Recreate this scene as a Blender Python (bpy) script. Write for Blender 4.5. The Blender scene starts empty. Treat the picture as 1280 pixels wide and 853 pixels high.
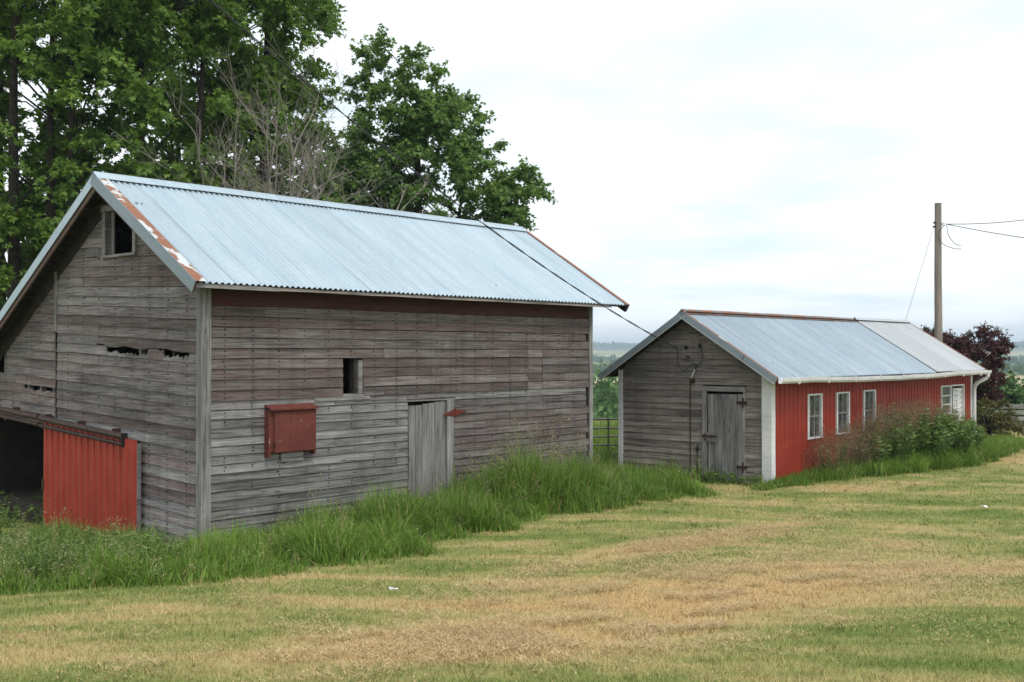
import bpy, math, random
import numpy as np
from mathutils import Matrix, Vector

random.seed(7)
RNG = np.random.default_rng(11)
scene = bpy.context.scene
COL = scene.collection

# ------------------------------------------------------------------ camera
CAM_Z = 2.647
cam_data = bpy.data.cameras.new("camera")
cam = bpy.data.objects.new("camera", cam_data)
COL.objects.link(cam)
cam.location = (0, 0, CAM_Z)
cam.rotation_euler = (math.radians(90.0) + math.atan(13.5 / 1360.0), 0, 0)
cam_data.sensor_width = 36.0
cam_data.lens = 36.0 * 1360.0 / 1280.0
cam_data.clip_end = 20000
cam_data.clip_start = 0.05
scene.camera = cam

# ------------------------------------------------------------------ sky, sun, exposure
SUN_EL, SUN_AZ = 58.0, 150.0          # azimuth from +Y clockwise (behind the camera, to the right)
world = bpy.data.worlds.new("World")
scene.world = world
world.use_nodes = True
wt = world.node_tree
wt.nodes.clear()
wo = wt.nodes.new("ShaderNodeOutputWorld")
bg = wt.nodes.new("ShaderNodeBackground")
sky = wt.nodes.new("ShaderNodeTexSky")
sky.sky_type = 'NISHITA'
sky.sun_disc = False
sky.sun_elevation = math.radians(SUN_EL)
sky.sun_rotation = math.radians(SUN_AZ)
tc = wt.nodes.new("ShaderNodeTexCoord")
sepw = wt.nodes.new("ShaderNodeSeparateXYZ")
wt.links.new(tc.outputs["Generated"], sepw.inputs[0])
# project the view direction on a cloud deck so that clouds flatten towards the horizon
addz = wt.nodes.new("ShaderNodeMath"); addz.operation = 'ADD'; addz.inputs[1].default_value = 0.10
absz = wt.nodes.new("ShaderNodeMath"); absz.operation = 'ABSOLUTE'
wt.links.new(sepw.outputs[2], absz.inputs[0]); wt.links.new(absz.outputs[0], addz.inputs[0])
comb = wt.nodes.new("ShaderNodeCombineXYZ")
for i in (0, 1):
    dv = wt.nodes.new("ShaderNodeMath"); dv.operation = 'DIVIDE'
    wt.links.new(sepw.outputs[i], dv.inputs[0]); wt.links.new(addz.outputs[0], dv.inputs[1])
    wt.links.new(dv.outputs[0], comb.inputs[i])
cn = wt.nodes.new("ShaderNodeTexNoise")
cn.inputs["Scale"].default_value = 0.75; cn.inputs["Detail"].default_value = 7; cn.inputs["Roughness"].default_value = 0.52
wt.links.new(comb.outputs[0], cn.inputs["Vector"])
cr = wt.nodes.new("ShaderNodeValToRGB")
cr.color_ramp.elements[0].position = 0.35; cr.color_ramp.elements[0].color = (7.5, 8.7, 9.5, 1)
cr.color_ramp.elements[1].position = 0.56; cr.color_ramp.elements[1].color = (10.4, 10.7, 11.0, 1)
wt.links.new(cn.outputs["Fac"], cr.inputs["Fac"])
mx = wt.nodes.new("ShaderNodeMix"); mx.data_type = 'RGBA'
mx.inputs[0].default_value = 0.86
wt.links.new(sky.outputs[0], mx.inputs[6]); wt.links.new(cr.outputs["Color"], mx.inputs[7])
wt.links.new(mx.outputs[2], bg.inputs["Color"])
bg.inputs["Strength"].default_value = 0.10
wt.links.new(bg.outputs[0], wo.inputs["Surface"])

sun_data = bpy.data.lights.new("sun", 'SUN')
sun_data.energy = 1.5
sun_data.angle = math.radians(14)
sun_data.color = (1.0, 0.96, 0.9)
sun = bpy.data.objects.new("sun", sun_data)
COL.objects.link(sun)
_el, _az = math.radians(SUN_EL), math.radians(SUN_AZ)
sdir = Vector((math.sin(_az) * math.cos(_el), math.cos(_az) * math.cos(_el), math.sin(_el)))
sun.rotation_euler = sdir.to_track_quat('Z', 'Y').to_euler()
sun.location = (8, -8, 30)

scene.view_settings.view_transform = 'Standard'
scene.view_settings.look = 'None'
scene.view_settings.gamma = 1
scene.view_settings.use_curve_mapping = False
scene.view_settings.exposure = 0.36
scene.cycles.max_bounces = 8
scene.cycles.transparent_max_bounces = 8

# ------------------------------------------------------------------ node helper
class NT:
    def __init__(self, name):
        self.m = bpy.data.materials.new(name)
        self.m.use_nodes = True
        self.t = self.m.node_tree
        self.t.nodes.clear()
        self.out = self.t.nodes.new("ShaderNodeOutputMaterial")
        self.b = self.t.nodes.new("ShaderNodeBsdfPrincipled")
        self.t.links.new(self.b.outputs[0], self.out.inputs["Surface"])
    def n(self, typ, **kw):
        nd = self.t.nodes.new("ShaderNode" + typ)
        for k, v in kw.items():
            setattr(nd, k, v)
        return nd
    def l(self, a, b):
        self.t.links.new(a, b)
    def put(self, sock, v):
        if isinstance(v, bpy.types.NodeSocket):
            self.l(v, sock)
        elif isinstance(v, (tuple, list)) and len(v) == 3 and sock.type == 'RGBA':
            sock.default_value = (*v, 1)
        else:
            sock.default_value = v
    def math(self, op, a, b=0.0, c=None, clamp=False):
        nd = self.n("Math", operation=op, use_clamp=clamp)
        self.put(nd.inputs[0], a); self.put(nd.inputs[1], b)
        if c is not None: self.put(nd.inputs[2], c)
        return nd.outputs[0]
    def mix(self, f, a, b, blend='MIX'):
        nd = self.n("Mix", data_type='RGBA', blend_type=blend)
        self.put(nd.inputs[0], f); self.put(nd.inputs[6], a); self.put(nd.inputs[7], b)
        return nd.outputs[2]
    def vmap(self, v, scale=(1, 1, 1), rot=(0, 0, 0), loc=(0, 0, 0)):
        nd = self.n("Mapping")
        self.l(v, nd.inputs[0])
        nd.inputs["Scale"].default_value = scale
        nd.inputs["Rotation"].default_value = rot
        nd.inputs["Location"].default_value = loc
        return nd.outputs[0]
    def noise(self, v, scale=1.0, detail=4, rough=0.55, dist=0.0):
        nd = self.n("TexNoise")
        if v is not None: self.l(v, nd.inputs["Vector"])
        nd.inputs["Scale"].default_value = scale; nd.inputs["Detail"].default_value = detail
        nd.inputs["Roughness"].default_value = rough; nd.inputs["Distortion"].default_value = dist
        return nd.outputs["Fac"]
    def ramp(self, f, *stops):
        nd = self.n("ValToRGB")
        e = nd.color_ramp.elements
        while len(e) < len(stops): e.new(0.5)
        for el, (p, c) in zip(e, stops):
            el.position = p
            el.color = (c, c, c, 1) if isinstance(c, (int, float)) else (*c, 1)
        self.l(f, nd.inputs[0])
        return nd.outputs[0]
    def objv(self, rnd=True):
        v = self.n("TexCoord").outputs["Object"]
        if rnd:
            oi = self.n("ObjectInfo")
            s = self.math('MULTIPLY', oi.outputs["Random"], 57.0)
            ad = self.n("VectorMath", operation='ADD')
            self.l(v, ad.inputs[0]); self.l(s, ad.inputs[1])
            v = ad.outputs[0]
        return v
    def bump(self, h, strength=0.4, dist=0.01):
        nd = self.n("Bump")
        nd.inputs["Strength"].default_value = strength; nd.inputs["Distance"].default_value = dist
        self.l(h, nd.inputs["Height"]); self.l(nd.outputs[0], self.b.inputs["Normal"])
    def fin(self, col=None, rough=0.8, metal=0.0, spec=0.3):
        if col is not None: self.put(self.b.inputs["Base Color"], col)
        self.put(self.b.inputs["Roughness"], rough)
        self.put(self.b.inputs["Metallic"], metal)
        self.put(self.b.inputs["Specular IOR Level"], spec)
        return self.m

def wood_material(name, dark, light, paint, paint_dark):
    k = NT(name)
    v = k.objv()
    grain = k.noise(k.vmap(v, (1.6, 40, 55)), 1.0, 6, 0.65, 0.3)
    fine = k.noise(k.vmap(v, (5, 150, 190)), 1.0, 3, 0.6)
    big = k.noise(k.vmap(v, (0.9, 2, 5)), 1.0, 4, 0.6)
    oi = k.n("ObjectInfo")
    sep = k.n("SeparateColor"); k.l(oi.outputs["Color"], sep.inputs[0])
    R, G, B = sep.outputs[0], sep.outputs[1], sep.outputs[2]
    g = k.math('ADD', k.math('MULTIPLY', grain, 0.55), k.math('MULTIPLY', fine, 0.3))
    g = k.math('ADD', g, k.math('MULTIPLY', big, 0.4))
    c = k.ramp(g, (0.44, dark), (0.61, tuple(a * 0.55 + b * 0.45 for a, b in zip(dark, light))), (0.80, light))
    # knots
    vo = k.n("TexVoronoi"); k.l(k.vmap(v, (1.3, 0.1, 7.5)), vo.inputs["Vector"]); vo.inputs["Scale"].default_value = 1.0
    kn = k.ramp(vo.outputs["Distance"], (0.035, 0.30), (0.10, 1.0))
    c = k.mix(1.0, c, kn, 'MULTIPLY')
    # drying cracks along the grain and rusty blotches
    crk = k.noise(k.vmap(v, (0.8, 60, 75)), 1.0, 2, 0.5, 0.2)
    c = k.mix(k.ramp(crk, (0.30, 0.85), (0.37, 0.0)), c, (0.014, 0.012, 0.011))
    blo = k.noise(k.vmap(v, (2.6, 6, 9)), 1.0, 4, 0.6)
    c = k.mix(k.ramp(blo, (0.54, 0.0), (0.72, 0.45)), c, k.mix(0.5, c, (0.075, 0.040, 0.028)))
    # remains of paint
    pm = k.noise(k.vmap(v, (1.8, 30, 22)), 1.0, 6, 0.7, 0.4)
    pm = k.math('ADD', pm, k.math('MULTIPLY', k.math('SUBTRACT', R, 0.5), 0.75))
    pm = k.ramp(pm, (0.36, 0.0), (0.78, 0.85))
    pc = k.mix(grain, paint_dark, paint)
    c = k.mix(k.math('MULTIPLY', pm, 0.92), c, pc)
    # vertical water stains that run down over the boards
    pos = k.n("NewGeometry").outputs["Position"]
    st = k.noise(k.vmap(pos, (5.5, 5.5, 0.45)), 1.0, 4, 0.6)
    c = k.mix(k.ramp(st, (0.50, 0.0), (0.72, 0.55)), c, k.mix(0.5, c, (0.035, 0.032, 0.03)))
    val = k.math('ADD', k.math('MULTIPLY', G, 1.1), 0.45)
    hs = k.n("HueSaturation"); k.l(val, hs.inputs["Value"]); k.l(c, hs.inputs["Color"])
    k.bump(k.math('ADD', k.math('MULTIPLY', grain, 0.8), k.math('MULTIPLY', fine, 0.5)), 0.55, 0.006)
    return k.fin(hs.outputs[0], 0.88, 0, 0.18)

def flat_material(name, col, rough=0.7, metal=0.0, var=0.25, scale=6.0, spec=0.3, bump=0.0, col2=None):
    k = NT(name)
    v = k.objv()
    f = k.noise(v, scale, 5, 0.6)
    c2 = col2 if col2 else tuple(x * (1 - var) for x in col)
    c = k.mix(k.ramp(f, (0.35, 0.0), (0.65, 1.0)), c2, col)
    if bump: k.bump(k.noise(v, scale * 8, 3, 0.6), bump, 0.005)
    return k.fin(c, rough, metal, spec)

MAT = {}
MAT['wood'] = wood_material("weathered_board", (0.030, 0.026, 0.025), (0.33, 0.30, 0.285), (0.155, 0.092, 0.077), (0.055, 0.031, 0.026))
MAT['wood_grey'] = wood_material("silvered_plank", (0.036, 0.033, 0.032), (0.40, 0.385, 0.37), (0.17, 0.08, 0.07), (0.08, 0.04, 0.035))
MAT['wood_brown'] = wood_material("brown_grey_board", (0.040, 0.034, 0.030), (0.38, 0.335, 0.30), (0.100, 0.052, 0.042), (0.05, 0.027, 0.022))
MAT['red_board'] = wood_material("old_red_board", (0.035, 0.024, 0.021), (0.13, 0.075, 0.062), (0.125, 0.026, 0.020), (0.055, 0.013, 0.010))
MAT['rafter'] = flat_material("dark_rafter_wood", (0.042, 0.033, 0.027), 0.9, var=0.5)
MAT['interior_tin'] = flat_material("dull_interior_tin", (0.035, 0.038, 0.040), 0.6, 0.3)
MAT['nail'] = flat_material("rusty_nail", (0.028, 0.020, 0.016), 0.8, 0.2)
MAT['iron'] = flat_material("rusty_iron", (0.085, 0.042, 0.028), 0.75, 0.3, var=0.6, scale=30)
MAT['black_iron'] = flat_material("dark_iron", (0.03, 0.026, 0.025), 0.6, 0.3)
MAT['cable'] = flat_material("black_cable", (0.045, 0.045, 0.047), 0.6)
MAT['thin_wire'] = flat_material("grey_wire", (0.22, 0.22, 0.23), 0.5, 0.5)
MAT['porcelain'] = flat_material("white_porcelain", (0.7, 0.68, 0.64), 0.3)
MAT['hinge_red'] = flat_material("red_hinge_paint", (0.17, 0.035, 0.022), 0.7, var=0.6, scale=25)
MAT['gate'] = flat_material("grey_pipe_gate", (0.10, 0.095, 0.09), 0.55, 0.4)
MAT['dark_gap'] = flat_material("dark_felt", (0.02, 0.018, 0.016), 0.95)

def galvanised(name, a, b, rust=0.0, rough=0.42, metal=0.55, rust_axis=None):
    k = NT(name)
    v = k.objv()
    n1 = k.noise(k.vmap(v, (2.5, 0.45, 1)), 1.0, 5, 0.6)
    n2 = k.noise(v, 14, 3, 0.6)
    f = k.math('ADD', k.math('MULTIPLY', n1, 0.7), k.math('MULTIPLY', n2, 0.3))
    c = k.mix(k.ramp(f, (0.36, 0.0), (0.64, 1.0)), a, b)
    streak = k.noise(k.vmap(v, (22, 0.35, 1)), 1.0, 4, 0.6)
    c = k.mix(k.ramp(streak, (0.52, 0.0), (0.76, 0.35)), c, tuple(x * 0.6 for x in a))
    oi = k.n("ObjectInfo")
    hv = k.n("HueSaturation"); k.l(c, hv.inputs["Color"]); k.l(k.math('ADD', k.math('MULTIPLY', oi.outputs["Random"], 0.08), 0.97), hv.inputs["Value"])
    c = hv.outputs[0]
    # nail heads / specks
    sp = k.n("TexVoronoi"); k.l(k.vmap(v, (3, 2.2, 0.01)), sp.inputs["Vector"]); sp.inputs["Scale"].default_value = 1.0
    c = k.mix(k.ramp(sp.outputs["Distance"], (0.030, 0.75), (0.045, 0.0)), c, (0.10, 0.085, 0.075))
    m = metal
    if rust > 0:
        rm = k.noise(k.vmap(v, (1.4, 1, 1)), 2.6, 6, 0.62)
        rm = k.ramp(k.math('ADD', rm, rust - 0.5), (0.49, 0.0), (0.53, 1.0))
        rc = k.mix(n2, (0.20, 0.072, 0.032), (0.33, 0.14, 0.075))
        c = k.mix(rm, c, rc)
        m = k.math('MULTIPLY', k.math('SUBTRACT', 1.0, rm), metal)
    return k.fin(c, rough, m, 0.4)

MAT['tin'] = galvanised("galvanised_roof_tin", (0.38, 0.47, 0.53), (0.47, 0.56, 0.61), 0, 0.46, 0.35)
MAT['tin_rust'] = galvanised("rusty_flashing", (0.58, 0.60, 0.60), (0.66, 0.68, 0.68), 0.54, 0.55, 0.3)
MAT['tin_edge_rust'] = galvanised("rust_edged_flashing", (0.42, 0.38, 0.36), (0.5, 0.46, 0.44), 0.60, 0.6, 0.2)
MAT['trim_grey'] = galvanised("grey_rake_trim", (0.22, 0.27, 0.30), (0.28, 0.33, 0.36), 0, 0.5, 0.3)
MAT['tin_old'] = galvanised("old_blue_grey_tin", (0.24, 0.30, 0.355), (0.33, 0.395, 0.45), 0, 0.48, 0.35)
MAT['tin_new'] = galvanised("pale_new_tin", (0.46, 0.48, 0.49), (0.54, 0.56, 0.57), 0, 0.45, 0.3)
MAT['ridge_rust'] = galvanised("rusted_ridge_cap", (0.16, 0.13, 0.12), (0.3, 0.27, 0.26), 0.50, 0.7, 0.2)

def painted(name, col, dark, chip, chip_amt=0.36, rough=0.55, vert=True, under_scale=(3, 3, 3)):
    k = NT(name)
    v = k.n("TexCoord").outputs["Object"]
    n1 = k.noise(v, 1.7, 5, 0.6)
    c = k.mix(k.ramp(n1, (0.33, 0.0), (0.68, 1.0)), dark, col)
    st = k.noise(k.vmap(v, (14, 14, 0.7)), 1.0, 4, 0.6)
    c = k.mix(k.ramp(st, (0.52, 0.0), (0.75, 0.5)), c, tuple(x * 0.6 for x in dark))
    fd = k.noise(k.vmap(v, (0.9, 0.9, 1.6)), 1.0, 5, 0.62)
    c = k.mix(k.ramp(fd, (0.50, 0.0), (0.72, 0.30)), c, tuple(min(0.8, x * 1.15 + 0.035) for x in col))
    ch = k.noise(k.vmap(v, under_scale), 1.0, 7, 0.68)
    c = k.mix(k.ramp(ch, (chip_amt - 0.03, 1.0), (chip_amt, 0.0)), c, chip)
    k.bump(ch, 0.2, 0.004)
    return k.fin(c, rough, 0, 0.18)

MAT['red_metal'] = painted("red_ribbed_metal", (0.31, 0.040, 0.024), (0.235, 0.029, 0.018), (0.30, 0.16, 0.12), 0.27, 0.5, under_scale=(5, 5, 2))
MAT['red_door'] = painted("bright_red_door_metal", (0.37, 0.058, 0.036), (0.30, 0.046, 0.029), (0.25, 0.06, 0.04), 0.30, 0.5, under_scale=(2, 2, 1.2))
MAT['red_box'] = painted("chipped_red_hatch", (0.155, 0.044, 0.032), (0.115, 0.032, 0.025), (0.30, 0.24, 0.20), 0.37, 0.7, under_scale=(12, 12, 7))
MAT['white'] = painted("white_paint", (0.72, 0.72, 0.71), (0.60, 0.60, 0.60), (0.35, 0.32, 0.29), 0.34, 0.55, under_scale=(10, 10, 4))
MAT['white_peel'] = painted("peeling_white_paint", (0.74, 0.74, 0.73), (0.66, 0.66, 0.66), (0.12, 0.11, 0.105), 0.45, 0.7, under_scale=(7, 7, 20))
MAT['track'] = flat_material("brown_steel_track", (0.075, 0.045, 0.038), 0.6, 0.3, var=0.5, scale=12)
MAT['pole'] = wood_material("utility_pole_wood", (0.12, 0.105, 0.09), (0.36, 0.32, 0.28), (0.3, 0.26, 0.22), (0.2, 0.17, 0.15))

def glass_material():
    k = NT("dusty_glass")
    v = k.objv()
    f = k.noise(v, 5, 5, 0.6)
    return k.fin(k.mix(k.ramp(f, (0.4, 0.0), (0.65, 1.0)), (0.035, 0.037, 0.038), (0.16, 0.165, 0.16)), 0.12, 0, 0.6)
MAT['glass'] = glass_material()

def leaf_material(name, a, b, trans=0.35, tip=None, straw=0.0):
    k = NT(name)
    g = k.n("NewGeometry")
    pos = g.outputs["Position"]
    f1 = k.noise(pos, 0.9, 3, 0.6)
    f = k.math('ADD', k.math('MULTIPLY', g.outputs["Random Per Island"], 0.62), k.math('MULTIPLY', f1, 0.5))
    c = k.mix(k.ramp(f, (0.22, 0.0), (0.85, 1.0)), a, b)
    if tip:
        c = k.mix(k.ramp(k.noise(pos, 2.3, 3, 0.6), (0.56, 0.0), (0.70, 0.8)), c, tip)
    if straw: c = k.mix(k.ramp(g.outputs["Random Per Island"], (straw, 0.0), (straw + 0.01, 1.0)), c, (0.36, 0.29, 0.13))
    k.fin(c, 0.55, 0, 0.28)
    tr = k.n("BsdfTranslucent")
    k.l(k.mix(0.35, c, (0.20, 0.30, 0.03), 'MIX'), tr.inputs["Color"])
    ms = k.n("MixShader"); ms.inputs[0].default_value = trans
    k.l(k.b.outputs[0], ms.inputs[1]); k.l(tr.outputs[0], ms.inputs[2])
    k.l(ms.outputs[0], k.out.inputs["Surface"])
    return k.m

MAT['leaf'] = leaf_material("maple_leaf", (0.060, 0.130, 0.024), (0.19, 0.31, 0.055), 0.42, (0.32, 0.43, 0.09))
MAT['leaf2'] = leaf_material("poplar_leaf", (0.080, 0.165, 0.042), (0.21, 0.34, 0.09), 0.42, (0.29, 0.41, 0.11))
MAT['leaf_far'] = leaf_material("far_leaf", (0.045, 0.10, 0.026), (0.10, 0.19, 0.05), 0.2)
MAT['leaf_plum'] = leaf_material("plum_leaf", (0.028, 0.008, 0.011), (0.095, 0.024, 0.030), 0.12)
MAT['leaf_bush'] = leaf_material("rusty_bush_leaf", (0.045, 0.075, 0.018), (0.16, 0.12, 0.04), 0.2)
MAT['leaf_weed'] = leaf_material("weed_leaf", (0.075, 0.14, 0.034), (0.22, 0.31, 0.09), 0.3)
MAT['blade'] = leaf_material("grass_blade", (0.070, 0.155, 0.020), (0.23, 0.36, 0.055), 0.36, (0.25, 0.32, 0.085), 0.945)
MAT['seed'] = leaf_material("seed_head", (0.22, 0.21, 0.10), (0.40, 0.35, 0.19), 0.2)
MAT['seed_red'] = leaf_material("reddish_seed_head", (0.17, 0.115, 0.07), (0.28, 0.19, 0.12), 0.2)
MAT['bark'] = flat_material("dark_bark", (0.055, 0.045, 0.037), 0.95, var=0.5, scale=9, bump=0.5)
MAT['dead'] = flat_material("dead_twig", (0.27, 0.235, 0.20), 0.9, var=0.4, scale=5)

# ------------------------------------------------------------------ lawn colouring (same for soil sheet and blades)
PATCHES = [  # dry cut-grass areas: centre x, y, long radius, short radius, angle
    (2.3, 11.3, 5.2, 2.0, 0.62), (0.2, 8.2, 3.0, 1.1, 0.5), (15.8, 29.5, 6.0, 3.2, 0.8), (2.2, 14.6, 3.8, 0.55, 0.80)]

def lawn_colour(k, blade):
    pos = k.n("NewGeometry").outputs["Position"]
    rot = (0, 0, -0.72)
    st = k.noise(k.vmap(pos, (0.16, 0.75, 0.2), rot), 1.0, 4, 0.6, 0.6)
    med = k.noise(k.vmap(pos, (0.7, 1.3, 0.3), rot, (3, 1, 0)), 1.0, 5, 0.62)
    fine = k.noise(pos, 9.0, 4, 0.65)
    f = k.math('ADD', k.math('MULTIPLY', st, 0.95), k.math('MULTIPLY', med, 0.85))
    f = k.math('ADD', f, k.math('MULTIPLY', fine, 0.20))
    f = k.math('SUBTRACT', f, 0.545)
    for (cx, cy, ra, rb, an) in PATCHES:
        mp = k.n("Mapping"); mp.vector_type = 'TEXTURE'
        k.l(pos, mp.inputs[0])
        mp.inputs["Location"].default_value = (cx, cy, 0)
        mp.inputs["Rotation"].default_value = (0, 0, an)
        mp.inputs["Scale"].default_value = (ra, rb, 1)
        fl = k.n("VectorMath", operation='MULTIPLY'); k.l(mp.outputs[0], fl.inputs[0]); fl.inputs[1].default_value = (1, 1, 0)
        ln = k.n("VectorMath", operation='LENGTH'); k.l(fl.outputs[0], ln.inputs[0])
        d = k.math('ADD', ln.outputs["Value"], k.math('MULTIPLY', k.math('SUBTRACT', med, 0.5), 2.2))
        f = k.math('ADD', f, k.ramp(d, (0.35, 0.30), (1.05, 0.0)))
    return k.ramp(f, (0.30, (0.135, 0.185, 0.040)), (0.46, (0.245, 0.255, 0.080)), (0.60, (0.40, 0.325, 0.140)), (0.84, (0.48, 0.33, 0.150))), pos, fine, f

def lawn_blade_material():
    k = NT("mown_grass_blade")
    c, pos, fine, f = lawn_colour(k, True)
    g = k.n("NewGeometry")
    hs = k.n("HueSaturation")
    k.l(c, hs.inputs["Color"])
    k.l(k.math('ADD', k.math('MULTIPLY', g.outputs["Random Per Island"], 0.75), 0.68), hs.inputs["Value"])
    k.fin(hs.outputs[0], 0.6, 0, 0.2)
    return k.m
MAT['lawn_blade'] = lawn_blade_material()

def ground_material():
    k = NT("ground_cover")
    c, pos, fine, f = lawn_colour(k, False)
    soil = k.noise(pos, 22, 4, 0.7)
    c = k.mix(k.ramp(soil, (0.30, 0.55), (0.62, 0.0)), c, k.mix(0.6, c, (0.055, 0.04, 0.022)))
    # far fields: patchwork of strips
    vo = k.n("TexVoronoi"); vo.inputs["Scale"].default_value = 1.0
    k.l(k.vmap(pos, (0.0016, 0.0045, 0.0), (0, 0, 0.3)), vo.inputs["Vector"])
    sc = k.n("SeparateColor"); k.l(vo.outputs["Color"], sc.inputs[0])
    fld = k.ramp(sc.outputs[0], (0.0, (0.09, 0.15, 0.035)), (0.38, (0.16, 0.21, 0.06)), (0.60, (0.33, 0.27, 0.13)), (0.85, (0.44, 0.36, 0.2)))
    ln = k.n("VectorMath", operation='LENGTH'); k.l(pos, ln.inputs[0])
    r = ln.outputs["Value"]
    mead = k.mix(k.noise(pos, 0.25, 5, 0.6), (0.10, 0.17, 0.035), (0.19, 0.23, 0.065))
    c = k.mix(k.math('MULTIPLY', k.math('SUBTRACT', r, 38.0), 0.12, clamp=True), c, mead)
    c = k.mix(k.math('MULTIPLY', k.math('SUBTRACT', r, 300.0), 0.01, clamp=True), c, fld)
    hw = k.mix(k.noise(pos, 0.01, 4), (0.03, 0.06, 0.02), (0.06, 0.10, 0.03))
    c = k.mix(k.math('MULTIPLY', k.math('SUBTRACT', r, 2500.0), 0.004, clamp=True), c, hw)
    k.bump(k.math('ADD', soil, fine), 0.6, 0.03)
    return k.fin(c, 0.95, 0, 0.1)
MAT['ground'] = ground_material()

# ------------------------------------------------------------------ object helpers
def link(name, me, mat=None, parent=None, basis=None):
    o = bpy.data.objects.new(name, me)
    COL.objects.link(o)
    if mat is not None and me is not None and not me.materials:
        me.materials.append(MAT[mat] if isinstance(mat, str) else mat)
    if parent: o.parent = parent
    if basis is not None: o.matrix_basis = basis
    return o

def tag(o, label=None, cat=None, group=None, kind=None):
    if label: o["label"] = label
    if cat: o["category"] = cat
    if group: o["group"] = group
    if kind: o["kind"] = kind
    return o

def empty(name, loc, rz=0.0, label=None, cat=None, group=None):
    o = bpy.data.objects.new(name, None)
    COL.objects.link(o)
    o.location = loc; o.rotation_euler = (0, 0, rz)
    o.empty_display_size = 0.2
    return tag(o, label, cat, group)

def py_mesh(name, v, f, smooth=False):
    me = bpy.data.meshes.new(name)
    me.from_pydata([tuple(p) for p in v], [], f)
    me.update()
    if smooth:
        me.polygons.foreach_set("use_smooth", [True] * len(me.polygons))
    return me

def np_mesh(name, verts, tris, smooth=False):
    me = bpy.data.meshes.new(name)
    nv, nt = len(verts), len(tris)
    me.vertices.add(nv); me.vertices.foreach_set("co", np.ascontiguousarray(verts, dtype=np.float32).ravel())
    me.loops.add(nt * 3); me.loops.foreach_set("vertex_index", np.ascontiguousarray(tris, dtype=np.int32).ravel())
    me.polygons.add(nt)
    me.polygons.foreach_set("loop_start", np.arange(0, nt * 3, 3, dtype=np.int32))
    if smooth: me.polygons.foreach_set("use_smooth", np.ones(nt, dtype=bool))
    me.update(calc_edges=True)
    return me

class MB:
    """collects boxes, prisms and tubes of ONE part"""
    def __init__(self): self.v = []; self.f = []
    def box(self, x0, x1, y0, y1, z0, z1):
        b = len(self.v)
        self.v += [(x0, y0, z0), (x1, y0, z0), (x1, y1, z0), (x0, y1, z0), (x0, y0, z1), (x1, y0, z1), (x1, y1, z1), (x0, y1, z1)]
        self.f += [tuple(b + i for i in q) for q in ((0, 3, 2, 1), (4, 5, 6, 7), (0, 1, 5, 4), (1, 2, 6, 5), (2, 3, 7, 6), (3, 0, 4, 7))]
        return self
    def hexa(self, p):
        b = len(self.v); self.v += [tuple(q) for q in p]
        self.f += [tuple(b + i for i in q) for q in ((0, 3, 2, 1), (4, 5, 6, 7), (0, 1, 5, 4), (1, 2, 6, 5), (2, 3, 7, 6), (3, 0, 4, 7))]
        return self
    def prism(self, pts, d):
        """pts in order, extruded by vector d"""
        b = len(self.v); n = len(pts); d = Vector(d)
        self.v += [tuple(p) for p in pts] + [tuple(Vector(p) + d) for p in pts]
        self.f.append(tuple(b + i for i in reversed(range(n)))); self.f.append(tuple(b + n + i for i in range(n)))
        for i in range(n):
            j = (i + 1) % n
            self.f.append((b + i, b + j, b + n + j, b + n + i))
        return self
    def tube(self, pts, rad, sides=6):
        pts = [Vector(p) for p in pts]; n = len(pts)
        if not isinstance(rad, (list, tuple)): rad = [rad] * n
        b = len(self.v)
        for i, p in enumerate(pts):
            t = (pts[min(i + 1, n - 1)] - pts[max(i - 1, 0)]).normalized()
            a = Vector((0, 0, 1)) if abs(t.z) < 0.9 else Vector((1, 0, 0))
            u = t.cross(a).normalized(); w = t.cross(u)
            for s in range(sides):
                an = 2 * math.pi * s / sides
                self.v.append(tuple(p + (u * math.cos(an) + w * math.sin(an)) * rad[i]))
        for i in range(n - 1):
            for s in range(sides):
                s2 = (s + 1) % sides
                self.f.append((b + i * sides + s, b + i * sides + s2, b + (i + 1) * sides + s2, b + (i + 1) * sides + s))
        self.f.append(tuple(b + s for s in reversed(range(sides))))
        self.f.append(tuple(b + (n - 1) * sides + s for s in range(sides)))
        return self
    def build(self, name, mat, parent=None, basis=None, smooth=False):
        return link(name, py_mesh(name, self.v, self.f, smooth), mat, parent, basis)

FRONT = Matrix.Identity(4)                       # wall in the plane y = 0, outside is -y
GABLE = Matrix.Rotation(-math.pi / 2, 4, 'Z')    # wall in the plane x = 0, outside is -x; a = -(distance from the corner)

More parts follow.
